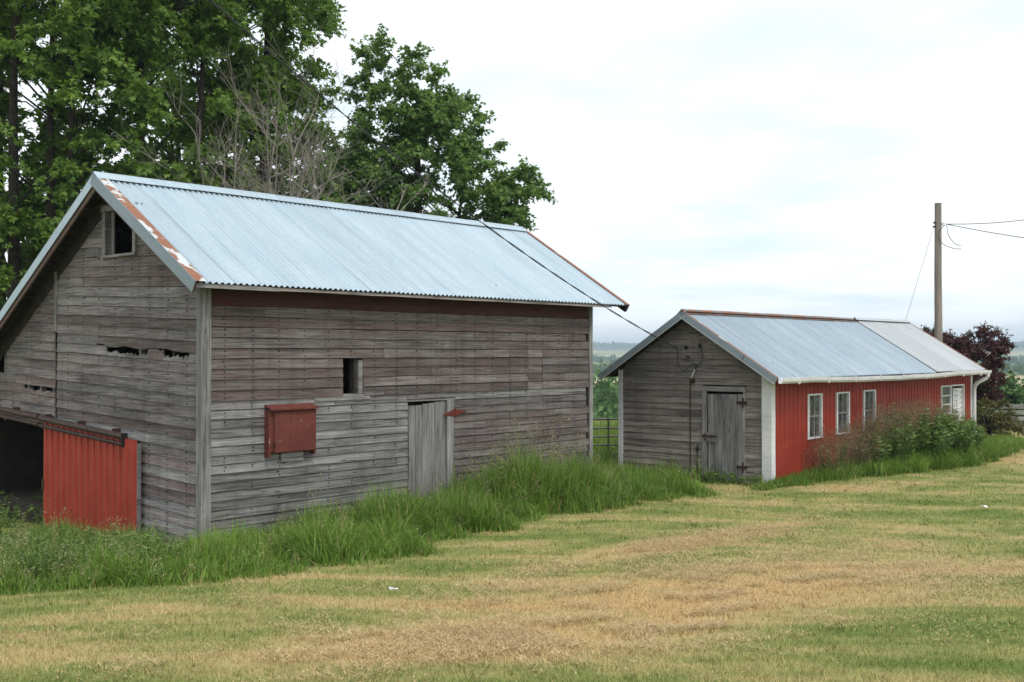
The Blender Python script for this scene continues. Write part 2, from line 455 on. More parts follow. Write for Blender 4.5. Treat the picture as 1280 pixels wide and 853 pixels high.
def board(parent, frame, a0, a1, z0, z1, mat='wood', paint=0.3, bright=0.5, out=0.0, th=0.028, top=None, dz=0.0,
          rag=0.003, rag_top=None, vertical=False, name='siding_board', lap=0.42, seg=0.45):
    """one board; horizontal by default. top=(a0, a1) gives other ends to its upper edge, dz tilts it per metre"""
    if vertical: L, Hh = z1 - z0, a1 - a0
    else: L, Hh = a1 - a0, z1 - z0
    n = max(1, min(14, int(L / seg)))
    rt = rag if rag_top is None else rag_top
    v, f = [], []
    t0, t1 = (0.0, L) if top is None else (top[0] - a0, top[1] - a0)
    for i in range(n + 1):
        q = i / n
        eb = random.uniform(-rag, rag); et = random.uniform(-rt, rt)
        xb, xt = L * q, t0 + (t1 - t0) * q
        sb, s_t = dz * xb, dz * xt
        w = random.uniform(-0.0025, 0.0025)
        v += [(xb, -out - th + w, eb + sb), (xt, -out - th * lap + w, Hh + et + s_t), (xt, -out + 0.004, Hh + et + s_t), (xb, -out + 0.004, eb + sb)]
    for i in range(n):
        b = i * 4
        for j in range(4):
            j2 = (j + 1) % 4
            f.append((b + j, b + 4 + j, b + 4 + j2, b + j2))
    f.append((0, 1, 2, 3)); b = n * 4; f.append((b + 3, b + 2, b + 1, b))
    m = frame @ (Matrix.Translation((a1, 0, z0)) @ Matrix.Rotation(-math.pi / 2, 4, 'Y') if vertical else Matrix.Translation((a0, 0, z0)))
    me = py_mesh(name, v, f)
    o = link(name, me, mat, parent, m)
    o.color = (min(1, max(0, paint)), min(1, max(0, bright)), random.random(), 1)
    return o

def sheet(parent, name, M, width, length, mat, kind='corr', pitch=0.068, amp=0.009, thick=0.002, x_off=0.0, skew=0.0, sag=None):
    """metal sheet: x across the corrugations, y along them, z outwards"""
    xs = []
    if kind == 'corr':
        n = int(round(width / pitch * 8))
        xs = [(width * i / n, amp * math.sin(2 * math.pi * (x_off + width * i / n) / pitch)) for i in range(n + 1)]
    else:
        xs.append((0.0, 0.0))
        x = pitch * 0.5
        rb = 0.012
        while x + 0.03 < width:
            for dx, h in ((-0.020, 0), (-0.013, amp), (0.013, amp), (0.020, 0)):
                xs.append((x + dx, h))
            x += pitch
        xs.append((width, 0.0))
    rows = [0, 0.33, 0.66, 1.0]
    v, f = [], []
    for side in (0, 1):
        for r in rows:
            wob = random.uniform(-0.002, 0.002)
            for (x, h) in xs:
                s = sag(x, r) if sag else 0.0
                v.append((x + skew * r * length, length * r, h + wob - side * thick + s))
    n = len(xs); R = len(rows)
    for side in (0, 1):
        o = side * n * R
        for r in range(R - 1):
            for i in range(n - 1):
                q = (o + r * n + i, o + r * n + i + 1, o + (r + 1) * n + i + 1, o + (r + 1) * n + i)
                f.append(q if side == 0 else q[::-1])
    for i in range(n - 1):
        f.append((i, n * R + i, n * R + i + 1, i + 1))
        a = (R - 1) * n
        f.append((a + i + 1, n * R + a + i + 1, n * R + a + i, a + i))
    return link(name, py_mesh(name, v, f), mat, parent, M)

def axes(o, x, y, z):
    m = Matrix.Identity(4)
    for i, c in enumerate((x, y, z)):
        for j in range(3): m[j][i] = c[j]
    for j in range(3): m[j][3] = o[j]
    return m

# ------------------------------------------------------------------ ground
def ss(v, a, b):
    t = np.clip((v - a) / (b - a), 0, 1)
    return t * t * (3 - 2 * t)

_R = [0, 42, 60, 90, 150, 300, 500, 700, 1000, 1500, 2100, 3000, 3700, 6000, 9000]
_Z = [0, 0, -1.6, -5, -12, -14, -12.5, -10.5, -9.5, -7, -3, 13, 21, 8, 0]
def gz(x, y):
    x = np.asarray(x, float); y = np.asarray(y, float)
    r = np.hypot(x, y)
    z = 1.0 * (1 - ss(r, 0, 17)) + np.interp(r, _R, _Z)
    z = z - 0.32 * ss(-x, 1.5, 8) * ss(y, 7, 15)
    z = z + 0.05 * np.sin(x * 0.55 + 1) * np.sin(y * 0.47) * ss(r, 3, 8) * (1 - ss(r, 30, 45))
    an = np.arctan2(x, y)
    z = z + ss(r, 1200, 3300) * 6 * (np.sin(an * 9 + 2.9) * 0.6 + np.sin(an * 23) * 0.4)
    return z

def build_ground():
    radii = np.concatenate([np.linspace(0.6, 46, 90), np.geomspace(47.5, 9000, 70)])
    na = 256
    ang = np.linspace(0, 2 * np.pi, na, endpoint=False)
    rr, aa = np.meshgrid(radii, ang, indexing='ij')
    X, Y = rr * np.sin(aa), rr * np.cos(aa)
    V = np.stack([X, Y, gz(X, Y)], -1).reshape(-1, 3)
    V = np.vstack([V, [[0, 0, float(gz(0, 0))]]])
    i, j = np.meshgrid(np.arange(len(radii) - 1), np.arange(na), indexing='ij')
    a = i * na + j; b = i * na + (j + 1) % na; c = a + na; d = b + na
    T = np.concatenate([np.stack([a, c, b], -1).reshape(-1, 3), np.stack([b, c, d], -1).reshape(-1, 3)])
    k = np.arange(na)
    T = np.vstack([T, np.stack([np.full(na, len(V) - 1), k, (k + 1) % na], -1)])
    o = link("ground", np_mesh("ground", V, T, True), 'ground')
    tag(o, kind="structure")
build_ground()

# ------------------------------------------------------------------ the barn
ROT = math.radians(48.223)
D1 = np.array([math.cos(ROT), math.sin(ROT)]); D2 = np.array([-D1[1], D1[0]])
BP = np.array([-4.2684, 15.0])
SP = np.array([5.1198, 21.557])
barn = empty("barn", (BP[0], BP[1], 0), ROT, "big weathered plank barn with pale corrugated roof and open red sliding door", "barn")
BL, BW, RW, RZ = 8.71, 7.6, 2.42, 5.32      # length, width, ridge distance, ridge height
TAN = 1.72 / 2.77; SL = math.atan(TAN)
def roof_z(w): return RZ - abs(w - RW) * TAN   # top of the roof tin

# --- long side: rows of boards
def long_side():
    rows = []
    z = -0.4465
    while z < 1.93:
        rows.append((z, z + 0.1215)); z += 0.1265
    z0 = z
    while z < 3.22:
        rows.append((z, z + 0.1435)); z += 0.149
    joints = [2.3, 4.35, 5.7, 6.3, 7.9, 1.0, 3.3]
    pr = 0.4
    for i, (a, b) in enumerate(rows):
        zm = (a + b) / 2
        segs = [(0.10, BL - 0.05)]
        def cut(segs, c0, c1):
            r = []
            for (s, e) in segs:
                if c1 <= s or c0 >= e: r.append((s, e)); continue
                if s < c0: r.append((s, c0))
                if e > c1: r.append((c1, e))
            return r
        if zm < 1.86: segs = cut(segs, 3.82, 4.90)
        if 2.00 < zm < 2.50: segs = cut(segs, 2.46, 2.87)
        up = zm > 1.93
        js = random.sample(joints, random.choice([0, 1, 1, 2]) if up else random.choice([0, 1, 1]))
        if 2.0 < zm < 2.66: js += [6.83, 7.24]
        for jn in js:
            nsegs = []
            for (s, e) in segs:
                if s + 0.3 < jn < e - 0.3: nsegs += [(s, jn - 0.003), (jn + 0.003, e)]
                else: nsegs.append((s, e))
            segs = nsegs
        for (s, e) in segs:
            if up: p = random.choice([0.40, 0.50, 0.58, 0.66, 0.74]); br = random.uniform(0.16, 0.58)
            elif s > 4.5: p = random.choice([0.22, 0.40, 0.52, 0.66]); br = random.uniform(0.22, 0.62)
            else: p = random.uniform(0.0, 0.25); br = random.uniform(0.20, 0.56)
            e2 = e - (random.choice([0, 0, 0.02, 0.06, 0.1]) if e > BL - 0.1 else 0)
            board(barn, FRONT, s, e2, a, b, 'wood' if (up or s > 4.5) else 'wood_grey', p, br, out=random.uniform(0, 0.006), dz=random.uniform(-0.0012, 0.0012), rag=0.0035)
    zt = rows[-1][1] + 0.004
    for s, e in ((0.10, 4.3), (4.306, BL - 0.05)):
        board(barn, FRONT, s, e, zt, 3.72, 'red_board', 0.62, 0.24, out=0.004, name='red_frieze_board')
    # corner boards
    board(barn, FRONT, -0.035, 0.105, -0.35, 3.70, 'wood_grey', 0.05, 0.52, out=0.022, th=0.034, vertical=True, lap=1, name='corner_board')
    board(barn, FRONT, BL - 0.06, BL + 0.035, -0.25, 3.70, 'wood_grey', 0.0, 0.66, out=0.022, th=0.03, vertical=True, lap=1, name='corner_board')
    board(barn, GABLE, -0.07, 0.056, -0.40, 3.68, 'wood_grey', 0.1, 0.40, out=0.022, th=0.03, vertical=True, lap=1, name='corner_board')
    # little unpainted ledger boards under the two openings
    board(barn, FRONT, 1.9, 3.0, 1.90, 1.985, 'wood_grey', 0.0, 0.72, out=0.018, th=0.02)
    # nails, two per board on every stud
    mb = MB()
    for i, (a, b) in enumerate(rows):
        x = 0.34
        while x < BL - 0.1:
            zm = (a + b) / 2
            if not ((zm < 1.86 and 3.7 < x < 5.0) or (2.0 < zm < 2.5 and 2.4 < x < 2.95)):
                if random.random() < (0.85 if zm > 1.93 else 0.35):
                    for zz in (a + 0.035, b - 0.035):
                        xx = x + random.uniform(-0.015, 0.015); h = random.uniform(0.006, 0.010)
                        mb.box(xx - h, xx + h, -0.0325, -0.012, zz - h, zz + h * 0.8)
            x += 0.46
    tag(mb.build("nail_heads", 'nail', barn), kind="stuff")
    # studs behind the boards
    x = 0.25
    while x < BL:
        if not (3.8 < x < 4.9 or 2.45 < x < 2.72):
            MB().box(x - 0.025, x + 0.025, 0.012, 0.11, -0.2, 3.72).build("stud", 'rafter', barn)
        x += 0.62
    MB().box(2.78, 2.865, -0.012, 0.10, 1.99, 2.52).build("window_jamb", 'wood_grey', barn).color = (0, 0.5, 0, 1)
    MB().box(2.46, 2.87, -0.012, 0.10, 1.955, 1.995).build("window_sill", 'wood_grey', barn).color = (0, 0.6, 0, 1)
long_side()

# --- plank door of the long side
door = MB().box(3.86, 4.86, 0.02, 0.045, -0.2, 1.70).build("plank_door", 'rafter', barn)
xx = 3.845
for i, w in enumerate([0.16, 0.15, 0.155, 0.145, 0.15, 0.105]):
    zt = 1.755 + 0.012 * i + random.uniform(-0.006, 0.006)
    board(door, FRONT, xx, xx + w - 0.007, -0.30 + random.uniform(-0.03, 0.03), zt, 'wood_grey', random.uniform(0, 0.15), random.uniform(0.34, 0.60), out=-0.012 + random.uniform(0, 0.006), th=0.022, vertical=True, lap=1, rag=0.004, name='door_plank')
    xx += w
board(door, FRONT, 4.715, 4.885, -0.34, 1.84, 'wood_grey', 0.0, 0.58, out=0.014, th=0.024, vertical=True, lap=1, rag=0.005, name='door_plank')
board(barn, FRONT, 3.80, 4.92, 1.868, 1.90, 'wood', 0.3, 0.2, out=0.02, th=0.022, name='door_head_board')
hng = MB()
hng.prism([(4.60, -0.046, 1.575), (4.885, -0.046, 1.545), (4.885, -0.046, 1.67)], (0, 0.008, 0))
hng.prism([(4.889, -0.046, 1.545), (5.19, -0.046, 1.625), (4.889, -0.046, 1.67)], (0, 0.008, 0))
hng.tube([(4.887, -0.048, 1.53), (4.887, -0.048, 1.685)], 0.011)
hng.build("strap_hinge", 'hinge_red', barn)

# --- red hatch box
hb = MB().box(1.05, 1.82, -0.12, -0.03, 1.20, 1.80).build("feed_hatch", 'red_box', barn)
MB().box(1.10, 1.835, -0.148, -0.122, 1.19, 1.765).build("hatch_panel", 'red_box', hb)
MB().hexa([(1.005, -0.19, 1.80), (1.86, -0.19, 1.80), (1.86, -0.026, 1.855), (1.005, -0.026, 1.855), (1.005, -0.19, 1.825), (1.86, -0.19, 1.825), (1.86, -0.026, 1.88), (1.005, -0.026, 1.88)]).build("hatch_lid", 'red_box', hb)
for x in (1.022, 1.838):
    MB().box(x - 0.016, x + 0.016, -0.135, -0.028, 1.12, 1.80).build("hatch_side", 'red_box', hb)
MB().box(1.04, 1.82, -0.10, -0.035, 1.175, 1.197).build("hatch_floor", 'red_box', hb)
MB().box(1.28, 1.68, -0.06, -0.030, 1.035, 1.165).build("hatch_prop_board", 'wood_grey', hb).color = (0, 0.7, 0, 1)
MB().tube([(1.10, -0.152, 1.28), (1.10, -0.152, 1.33)], 0.018).build("hatch_knob", 'iron', hb)

# --- gable end with the sliding door
T = 0.041    # the boards rise towards the left corner
def gable_end():
    def clip_lo(z): # nearest distance from the corner where the wall is still under the roof
        return max(0.0, (z - (roof_z(0) - 0.10)) / (TAN - T)) if z > roof_z(0) - 0.10 else 0.0
    def clip_hi(z):
        return min(BW, (RZ - 0.10 - z + TAN * RW) / (TAN + T))
    z = -0.71; rows = []
    while z < 5.2:
        rows.append((z, z + 0.149)); z += 0.152
    def put(w0, w1, a, b, w0t=None, w1t=None, **kw):
        """w = distance from the corner; the board runs from w1 (left) to w0 (right)"""
        if w1 - w0 < 0.05: return
        kw.setdefault('paint', random.choice([0.15, 0.3, 0.4, 0.5, 0.6])); kw.setdefault('bright', random.uniform(0.34, 0.72))
        w0t = w0 if w0t is None else w0t; w1t = w1 if w1t is None else w1t
        if w1t - w0t < 0.02: w1t = w0t + 0.02
        board(barn, GABLE, -w1, -w0, a + T * w1, b + T * w1, 'wood' if a > 1.3 else 'wood_grey', top=(-w1t, -w0t), dz=-T + random.uniform(-0.0012, 0.0012), out=random.uniform(0, 0.006), **kw)
    mb = MB()
    for (a, b) in rows:
        lo0, hi0, lo1, hi1 = clip_lo(a), clip_hi(a), clip_lo(b), clip_hi(b)
        lo0 = max(lo0, 0.045); lo1 = max(lo1, 0.045)
        if hi0 - lo0 < 0.1: continue
        zm = (a + b) / 2
        mid = 4.235
        zt = lambda w: zm + T * w
        parts = []
        # right part (main barn)
        if zm < 1.26 and zm > -1:      # right of the door opening only
            parts.append((lo0, 1.62, lo1, 1.62))
        else:
            parts.append((lo0, min(mid, hi0), lo1, min(mid, hi1)))
            if hi0 > mid + 0.1: parts.append((mid + 0.09, hi0, mid + 0.09, max(hi1, mid + 0.12)))
        out = []
        for (l0, h0, l1, h1) in parts:
            # loft window
            if 4.10 < zt(2.2) < 4.80 and l0 < 1.78 < h0:
                out.append((l0, 1.80, l1, 1.80)); out.append((2.62, h0, 2.62, max(h1, 2.64)))
            else: out.append((l0, h0, l1, h1))
        for (l0, h0, l1, h1) in out:
            if 2.50 < zm < 2.652 and l0 < 1 and h0 > 3:
                # the broken row: rotten pieces with holes between them
                put(2.62, h0, a, b, None, h1, rag=0.006)
                put(2.05, 2.62, a, a + 0.078, bright=0.5, rag=0.006, rag_top=0.045, seg=0.045)
                put(1.42, 2.05, a, a + 0.060, bright=0.5, rag=0.006, rag_top=0.032, seg=0.05)
                put(0.98, 1.42, a, b, bright=0.6, rag_top=0.03, seg=0.08)
                put(0.30, 0.98, a, a + 0.075, bright=0.6, rag_top=0.045, seg=0.05)
                put(0.045, 0.30, a, b, rag_top=0.01)
                continue
            if 2.652 < zm < 2.81 and l0 < 1 and h0 > 3:
                put(2.9, h0, a, b, None, h1); put(l0, 2.9, a, b, l1, None, rag=0.024, rag_top=0.003, seg=0.2); continue
            if l0 > 4.2 and 1.70 < zm < 1.86:          # gap left of the trim
                put(5.45, h0, a, b, None, h1, bright=0.6); put(l0, 5.45, a, a + 0.07, bright=0.6, rag_top=0.025, seg=0.1); continue
            if l0 > 4.2 and 2.0 < zm < 2.45:
                put(l0, min(h0, 6.15), a, b); continue
            if h0 - l0 > 2.2 and random.random() < 0.35:
                j = random.uniform(l0 + 0.7, h0 - 0.7)
                put(l0, j - 0.003, a, b, l1, None); put(j + 0.003, h0, a, b, None, h1)
            else: put(l0, h0, a, b, l1, h1)
            w = 0.35
            while w < h1 - 0.05:
                if w > l1 + 0.05 and l0 < w < h0:
                    for zz in (a + 0.035, b - 0.035):
                        x = random.uniform(-0.012, 0.012); h = random.uniform(0.006, 0.0095)
                        if random.random() < 0.75:
                            mb.box(-0.0325, -0.012, w + x - h, w + x + h, zz + T * w - h, zz + T * w + h * 0.8)
                w += 0.5
    tag(mb.build("nail_heads", 'nail', barn), kind="stuff")
    # vertical joint trim between barn and lean-to
    board(barn, GABLE, -4.325, -4.235, 2.98, roof_z(4.28) - 0.11, 'wood_grey', 0.0, 0.42, out=0.012, th=0.025, vertical=True, lap=1, name='joint_trim')
    w = 0.3
    while w < BW:
        if not 1.70 < w < 2.7:
            zb = -0.3 if (w < 1.5 or w > 7.2) else 1.45
            MB().box(0.012, 0.10, w - 0.025, w + 0.025, zb, roof_z(w) - 0.16).build("stud", 'wood_grey' if zb > 0 else 'rafter', barn).color = (0, 0.45, 0, 1)
        w += 0.46
gable_end()

# loft window frame
lf = MB().box(-0.075, 0.05, 1.70, 2.72, 4.085, 4.125).build("loft_window_frame", 'wood_grey', barn); lf.color = (0.1, 0.55, 0, 1)
for nm, (y0, y1, z0, z1) in {"frame_jamb": (1.715, 1.80, 4.127, 4.80), "frame_jamb.001": (2.62, 2.705, 4.127, 4.88)}.items():
    MB().box(-0.055, 0.05, y0, y1, z0, z1).build("frame_jamb", 'wood_grey', lf).color = (0.1, 0.45, 0, 1)
MB().hexa([(-0.065, 1.69, 4.79), (-0.065, 2.73, 4.80), (0.05, 2.73, 4.80), (0.05, 1.69, 4.79), (-0.065, 1.69, 4.86), (-0.065, 2.73, 4.90), (0.05, 2.73, 4.90), (0.05, 1.69, 4.86)]).build("frame_head", 'wood_grey', lf).color = (0.1, 0.4, 0, 1)
MB().box(0.03, 0.05, 2.50, 2.58, 4.13, 4.80).build("frame_stop", 'wood_grey', lf).color = (0.1, 0.3, 0, 1)

# dark strips added on the wall as painted shade under the long left slope
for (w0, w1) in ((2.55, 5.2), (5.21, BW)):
    MB().prism([(-0.036, w0, roof_z(w0) - 0.12), (-0.036, w1, roof_z(w1) - 0.12), (-0.036, w1, roof_z(w1) - 0.37), (-0.036, w0, roof_z(w0) - 0.37)], (0.012, 0, 0)).build("rake_shade_strip", 'rafter', barn)
# sliding door and its track
TR = 0.060
def trk(w): return 1.275 + TR * w
for nm, off, r in (("door_track", 0.0, 0.052), ("door_track", -0.115, 0.034)):
    MB().tube([(-0.135, 1.86, trk(1.86) + off), (-0.135, 4.6, trk(4.6) + off)], r, 8).build(nm, 'track', barn)
    MB().tube([(-0.150, 4.62, trk(4.62) + off + 0.012), (-0.150, BW + 0.2, trk(BW + 0.2) + off + 0.012)], r, 8).build(nm, 'track', barn)
for w in (2.2, 3.3, 4.4, 5.6, 6.8):
    MB().box(-0.14, -0.02, w - 0.02, w + 0.02, trk(w) + 0.03, trk(w) + 0.085).build("track_bracket", 'iron', barn)
MB().box(-0.19, -0.09, 1.845, 1.86, trk(1.86) - 0.15, trk(1.86) + 0.055).build("track_end_plate", 'black_iron', barn)
sd = MB().hexa([(-0.125, 1.50, -0.42), (-0.125, 4.47, -0.56), (-0.09, 4.47, -0.56), (-0.09, 1.50, -0.42), (-0.125, 1.50, 1.30), (-0.125, 4.47, 1.46), (-0.09, 4.47, 1.46), (-0.09, 1.50, 1.30)]).build("sliding_door", 'rafter', barn)
for i in range(3):       # three ribbed red sheets
    w1 = 4.48 - i * 0.993
    zb, zt = -0.62, 1.285 + 0.055 * w1 - 0.02
    M = axes((-0.128, w1, zb), (0, -1, -0.0), (0, 0, 1), (-1, 0, 0))
    ln = zt - zb
    o = sheet(sd, "door_sheet", M, 0.992, ln, 'red_door', 'rib', 0.198, 0.026)
    for v in o.data.vertices:                       # the top edge follows the track
        v.co.y *= (ln - 0.055 * v.co.x) / ln
MB().box(-0.135, -0.088, 1.462, 1.498, -0.45, 1.31).build("door_edge_board", 'wood_grey', sd).color = (0, 0.25, 0, 1)
MB().box(-0.165, -0.13, 4.40, 4.47, 0.38, 0.56).build("door_handle", 'iron', sd)

# interior seen through the opening
for (p, q) in (((1.3, 6.9, -0.3), (1.3, 4.6, 1.35)), ((1.3, 7.2, 0.72), (1.3, 4.2, 0.72)), ((1.3, 5.2, -0.4), (1.3, 5.2, 3.3))):
    d = (Vector(q) - Vector(p)).normalized()
    MB().tube([p, q], 0.085, 4).build("inner_brace", 'rafter', barn)
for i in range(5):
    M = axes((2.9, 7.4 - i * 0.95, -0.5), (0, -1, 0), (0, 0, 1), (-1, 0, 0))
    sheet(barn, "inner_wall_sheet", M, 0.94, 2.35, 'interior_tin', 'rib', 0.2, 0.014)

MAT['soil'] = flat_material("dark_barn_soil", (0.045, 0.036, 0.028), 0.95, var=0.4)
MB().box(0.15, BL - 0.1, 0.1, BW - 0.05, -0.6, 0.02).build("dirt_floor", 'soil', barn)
# back walls, not seen from the front
def closed_wall(parent, pts, d, name, mat):
    MB().prism(pts, d).build(name, mat, parent).color = (0.3, 0.5, 0, 1)
closed_wall(barn, [(BL - 0.02, 0.02, -0.4), (BL - 0.02, BW, -0.4), (BL - 0.02, BW, roof_z(BW) - 0.13), (BL - 0.02, RW, RZ - 0.13), (BL - 0.02, 0.02, roof_z(0.0) - 0.13)], (0.02, 0, 0), "far_gable_wall", 'wood_brown')
closed_wall(barn, [(0.02, BW, -0.5), (BL - 0.03, BW, -0.5), (BL - 0.03, BW, roof_z(BW) - 0.14), (0.02, BW, roof_z(BW) - 0.14)], (0, 0.02, 0), "back_wall", 'rafter')
for s in (0, 1):   # a few board rows on the far end so that it has relief
    pass

# --- roof
RX0, RX1 = -0.32, BL + 0.80
EY = -0.35
slope_len = (RW - EY) / math.cos(SL)
c_, s_ = math.cos(SL), math.sin(SL)
YL = BW + 0.35
slope_len_b = (YL - RW) / c_
def slope(off, x, front=True):
    """frame on the roof plane; off = outwards offset"""
    if front: return axes((x, EY - s_ * off, roof_z(EY) + c_ * off), (1, 0, 0), (0, c_, s_), (0, -s_, c_))
    return axes((x, YL + s_ * off, roof_z(YL) + c_ * off), (1, 0, 0), (0, -c_, s_), (0, s_, c_))
nsh = 16
wsh = (RX1 - RX0) / nsh
for i in range(nsh):
    sheet(barn, "roof_sheet", slope(-0.018 + 0.0022 * (i % 2), RX0 + i * wsh, True), wsh + 0.03, slope_len + random.uniform(-0.004, 0.004), 'tin', 'corr', 0.098, 0.0160, x_off=i * wsh)
    sheet(barn, "roof_sheet", slope(-0.018 + 0.0022 * (i % 2), RX0 + i * wsh, False), wsh + 0.03, slope_len_b, 'tin', 'corr', 0.098, 0.0160, x_off=i * wsh)
# roof boards and rafters under the tin
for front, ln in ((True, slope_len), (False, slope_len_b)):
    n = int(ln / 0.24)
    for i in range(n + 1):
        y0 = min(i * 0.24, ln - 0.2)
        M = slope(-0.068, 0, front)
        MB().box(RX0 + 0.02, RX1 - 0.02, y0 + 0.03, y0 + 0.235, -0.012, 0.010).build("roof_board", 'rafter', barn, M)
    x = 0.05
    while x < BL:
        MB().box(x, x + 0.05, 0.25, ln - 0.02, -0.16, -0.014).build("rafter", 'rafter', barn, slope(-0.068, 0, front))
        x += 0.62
# eave fascia
board(barn, FRONT, -0.30, 1.05, 3.435 + 0.075, 3.60 - 0.03, 'wood_grey', 0.05, 0.6, out=0.31, th=0.022, name='fascia_board')
board(barn, FRONT, 1.06, BL + 0.30, 3.435 + 0.085, 3.60 - 0.035, 'wood_brown', 0.2, 0.7, out=0.30, th=0.02, name='fascia_board')
# rake trim: rusty flashing on top, grey metal down the face (front slope), pale trim on the back slope
o = MB().box(RX0 - 0.02, RX0 + 0.15, -0.02, slope_len + 0.02, 0.003, 0.009).build("rake_flashing", 'tin_rust', barn, slope(0.0, 0, True))
MB().box(RX0 - 0.028, RX0 - 0.020, -0.03, slope_len + 0.02, -0.165, 0.009).build("rake_trim", 'trim_grey', barn, slope(0.0, 0, True))
MB().box(RX0 - 0.02, RX0 + 0.12, -0.02, slope_len_b + 0.02, 0.003, 0.009).build("rake_flashing", 'tin_new', barn, slope(0.0, 0, False))
MB().box(RX0 - 0.028, RX0 - 0.020, -0.03, slope_len_b + 0.02, -0.13, 0.009).build("rake_trim", 'tin', barn, slope(0.0, 0, False))
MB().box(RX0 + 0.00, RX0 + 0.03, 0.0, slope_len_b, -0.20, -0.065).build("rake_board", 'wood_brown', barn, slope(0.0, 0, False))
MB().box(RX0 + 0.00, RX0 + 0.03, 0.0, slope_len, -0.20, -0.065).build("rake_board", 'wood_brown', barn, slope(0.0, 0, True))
MB().box(RX1 - 0.07, RX1 + 0.02, -0.02, slope_len - 0.05, 0.003, 0.010).build("rake_flashing", 'tin_edge_rust', barn, slope(0.0, 0, True))
MB().box(RX1 + 0.02, RX1 + 0.028, -0.03, slope_len - 0.05, -0.15, 0.010).build("rake_trim", 'trim_grey', barn, slope(0.0, 0, True))
MB().prism([(RX1 - 0.02, -0.02, -0.165), (RX1 - 0.02, 0.18, -0.165), (RX1 - 0.02, 0.18, -0.055), (RX1 - 0.02, -0.02, -0.055)], (0.035, 0, 0)).build("rake_end_block", 'black_iron', barn, slope(0.0, 0, True))
# ridge cap with a rolled crown
def ridge_cap(parent, x0, x1, ry, rz, width, tn, mat, lift=0.02, n=6):
    c, s = 1 / math.hypot(1, tn), tn / math.hypot(1, tn)
    for i in range(n):
        a = x0 + (x1 - x0) * i / n; b = x0 + (x1 - x0) * (i + 1) / n + 0.03
        prof = [(-width * c, rz + lift - width * s), (-0.035, rz + lift - 0.01), (-0.02, rz + lift + 0.015), (0, rz + lift + 0.026), (0.02, rz + lift + 0.015), (0.035, rz + lift - 0.01), (width * c, rz + lift - width * s)]
        dz = 0.003 * (i % 2)
        v = []; f = []
        for x in (a, b):
            for t in (0, -0.006):
                v += [(x, ry + y, z + t + dz) for (y, z) in prof]
        m = len(prof)
        for j in range(m - 1):
            f.append((j, 2 * m + j, 2 * m + j + 1, j + 1)); f.append((m + j + 1, 3 * m + j + 1, 3 * m + j, m + j))
            f.append((j, j + 1, m + j + 1, m + j)); f.append((2 * m + j + 1, 2 * m + j, 3 * m + j, 3 * m + j + 1))
        f.append((0, m, 3 * m, 2 * m)); f.append((m - 1, 3 * m - 1, 4 * m - 1, 2 * m - 1)[::-1])
        link("ridge_cap", py_mesh("ridge_cap", v, f), mat, parent)
ridge_cap(barn, RX0 - 0.03, RX1 - 0.08, RW, RZ, 0.16, TAN, 'tin', 0.022)

# ------------------------------------------------------------------ the shed
shed = empty("shed", (SP[0], SP[1], 0), ROT, "low shed with grey plank gable, red ribbed metal side and white corner board", "shed")
HL, HW = 11.25, 3.65
HRW = HW / 2; HRZ = 3.49; HEY = -0.34
HT = (3.49 - 2.14) / (HRW - HEY); HS = math.atan(HT)
hc, hs_ = math.cos(HS), math.sin(HS)
def hroof(w): return HRZ - abs(w - HRW) * HT
def shed_gable():
    z = -0.30; rows = []
    while z < 3.4:
        rows.append((z, z + 0.131)); z += 0.1335
    lo = lambda z: max(0.0, HRW - (HRZ - 0.09 - z) / HT)
    for (a, b) in rows:
        l0, l1 = max(lo(a), 0.02), max(lo(b), 0.02)
        h0, h1 = HW - l0, HW - l1
        if h1 - l1 < 0.12: continue
        zm = (a + b) / 2
        segs = [(l0, h0, l1, h1)]
        if zm < 1.84: segs = [(l0, 0.59, l1, 0.59), (1.45, h0, 1.45, h1)]
        elif zm < 1.95: segs = [(l0, 0.53, l1, 0.53), (1.55, h0, 1.55, h1)]
        for (p0, q0, p1, q1) in segs:
            upper_tone = 1.0 if zm < 2.1 else 0.82  # boards darker above the door, paler in the lowest rows
            low_lift = 0.12 if zm < 1.0 else 0
            board(shed, GABLE, -q0, -p0, a, b, 'wood_brown', random.uniform(0.05, 0.42), random.uniform(0.40, 0.74) * upper_tone + low_lift, top=(-q1, -p1), out=random.uniform(0, 0.005), dz=random.uniform(-0.0025, 0.0005))
shed_gable()
board(shed, GABLE, -0.165, 0.035, -0.20, hroof(0) - 0.10, 'white', 0, 0.5, out=0.022, th=0.03, vertical=True, lap=1, name='corner_board')
board(shed, FRONT, -0.052, 0.10, -0.20, hroof(0) - 0.10, 'white', 0, 0.5, out=0.022, th=0.03, vertical=True, lap=1, name='corner_board')
board(shed, GABLE, -HW - 0.03, -HW + 0.075, -0.20, hroof(HW) - 0.10, 'white', 0, 0.5, out=0.022, th=0.03, vertical=True, lap=1, name='corner_board')
# gable door
sdoor = MB().box(0.0, 0.02, 0.60, 1.44, 0.0, 1.79).build("plank_door", 'rafter', shed)
w = 0.60
for i, ww in enumerate((0.11, 0.19, 0.185, 0.19, 0.155)):
    board(sdoor, GABLE, -w - ww + 0.005, -w, -0.08 + random.uniform(-0.03, 0.02), 1.79 - 0.004 * i, 'wood_grey', 0.12, random.uniform(0.42, 0.62), out=0.002 + random.uniform(0, 0.006), th=0.022, vertical=True, lap=1, name='door_plank')
    w += ww
fr = board(shed, GABLE, -1.535, -1.445, -0.15, 1.835, 'wood_grey', 0.05, 0.60, out=0.024, th=0.03, vertical=True, lap=1, name='door_frame')
board(shed, GABLE, -1.55, -0.53, 1.84, 1.945, 'wood_grey', 0.1, 0.50, out=0.024, th=0.034, lap=1, name='door_frame')
board(shed, GABLE, -0.592, -0.555, 0.0, 1.835, 'wood_grey', 0.05, 0.8, out=0.02, th=0.02, vertical=True, lap=1, name='door_frame')
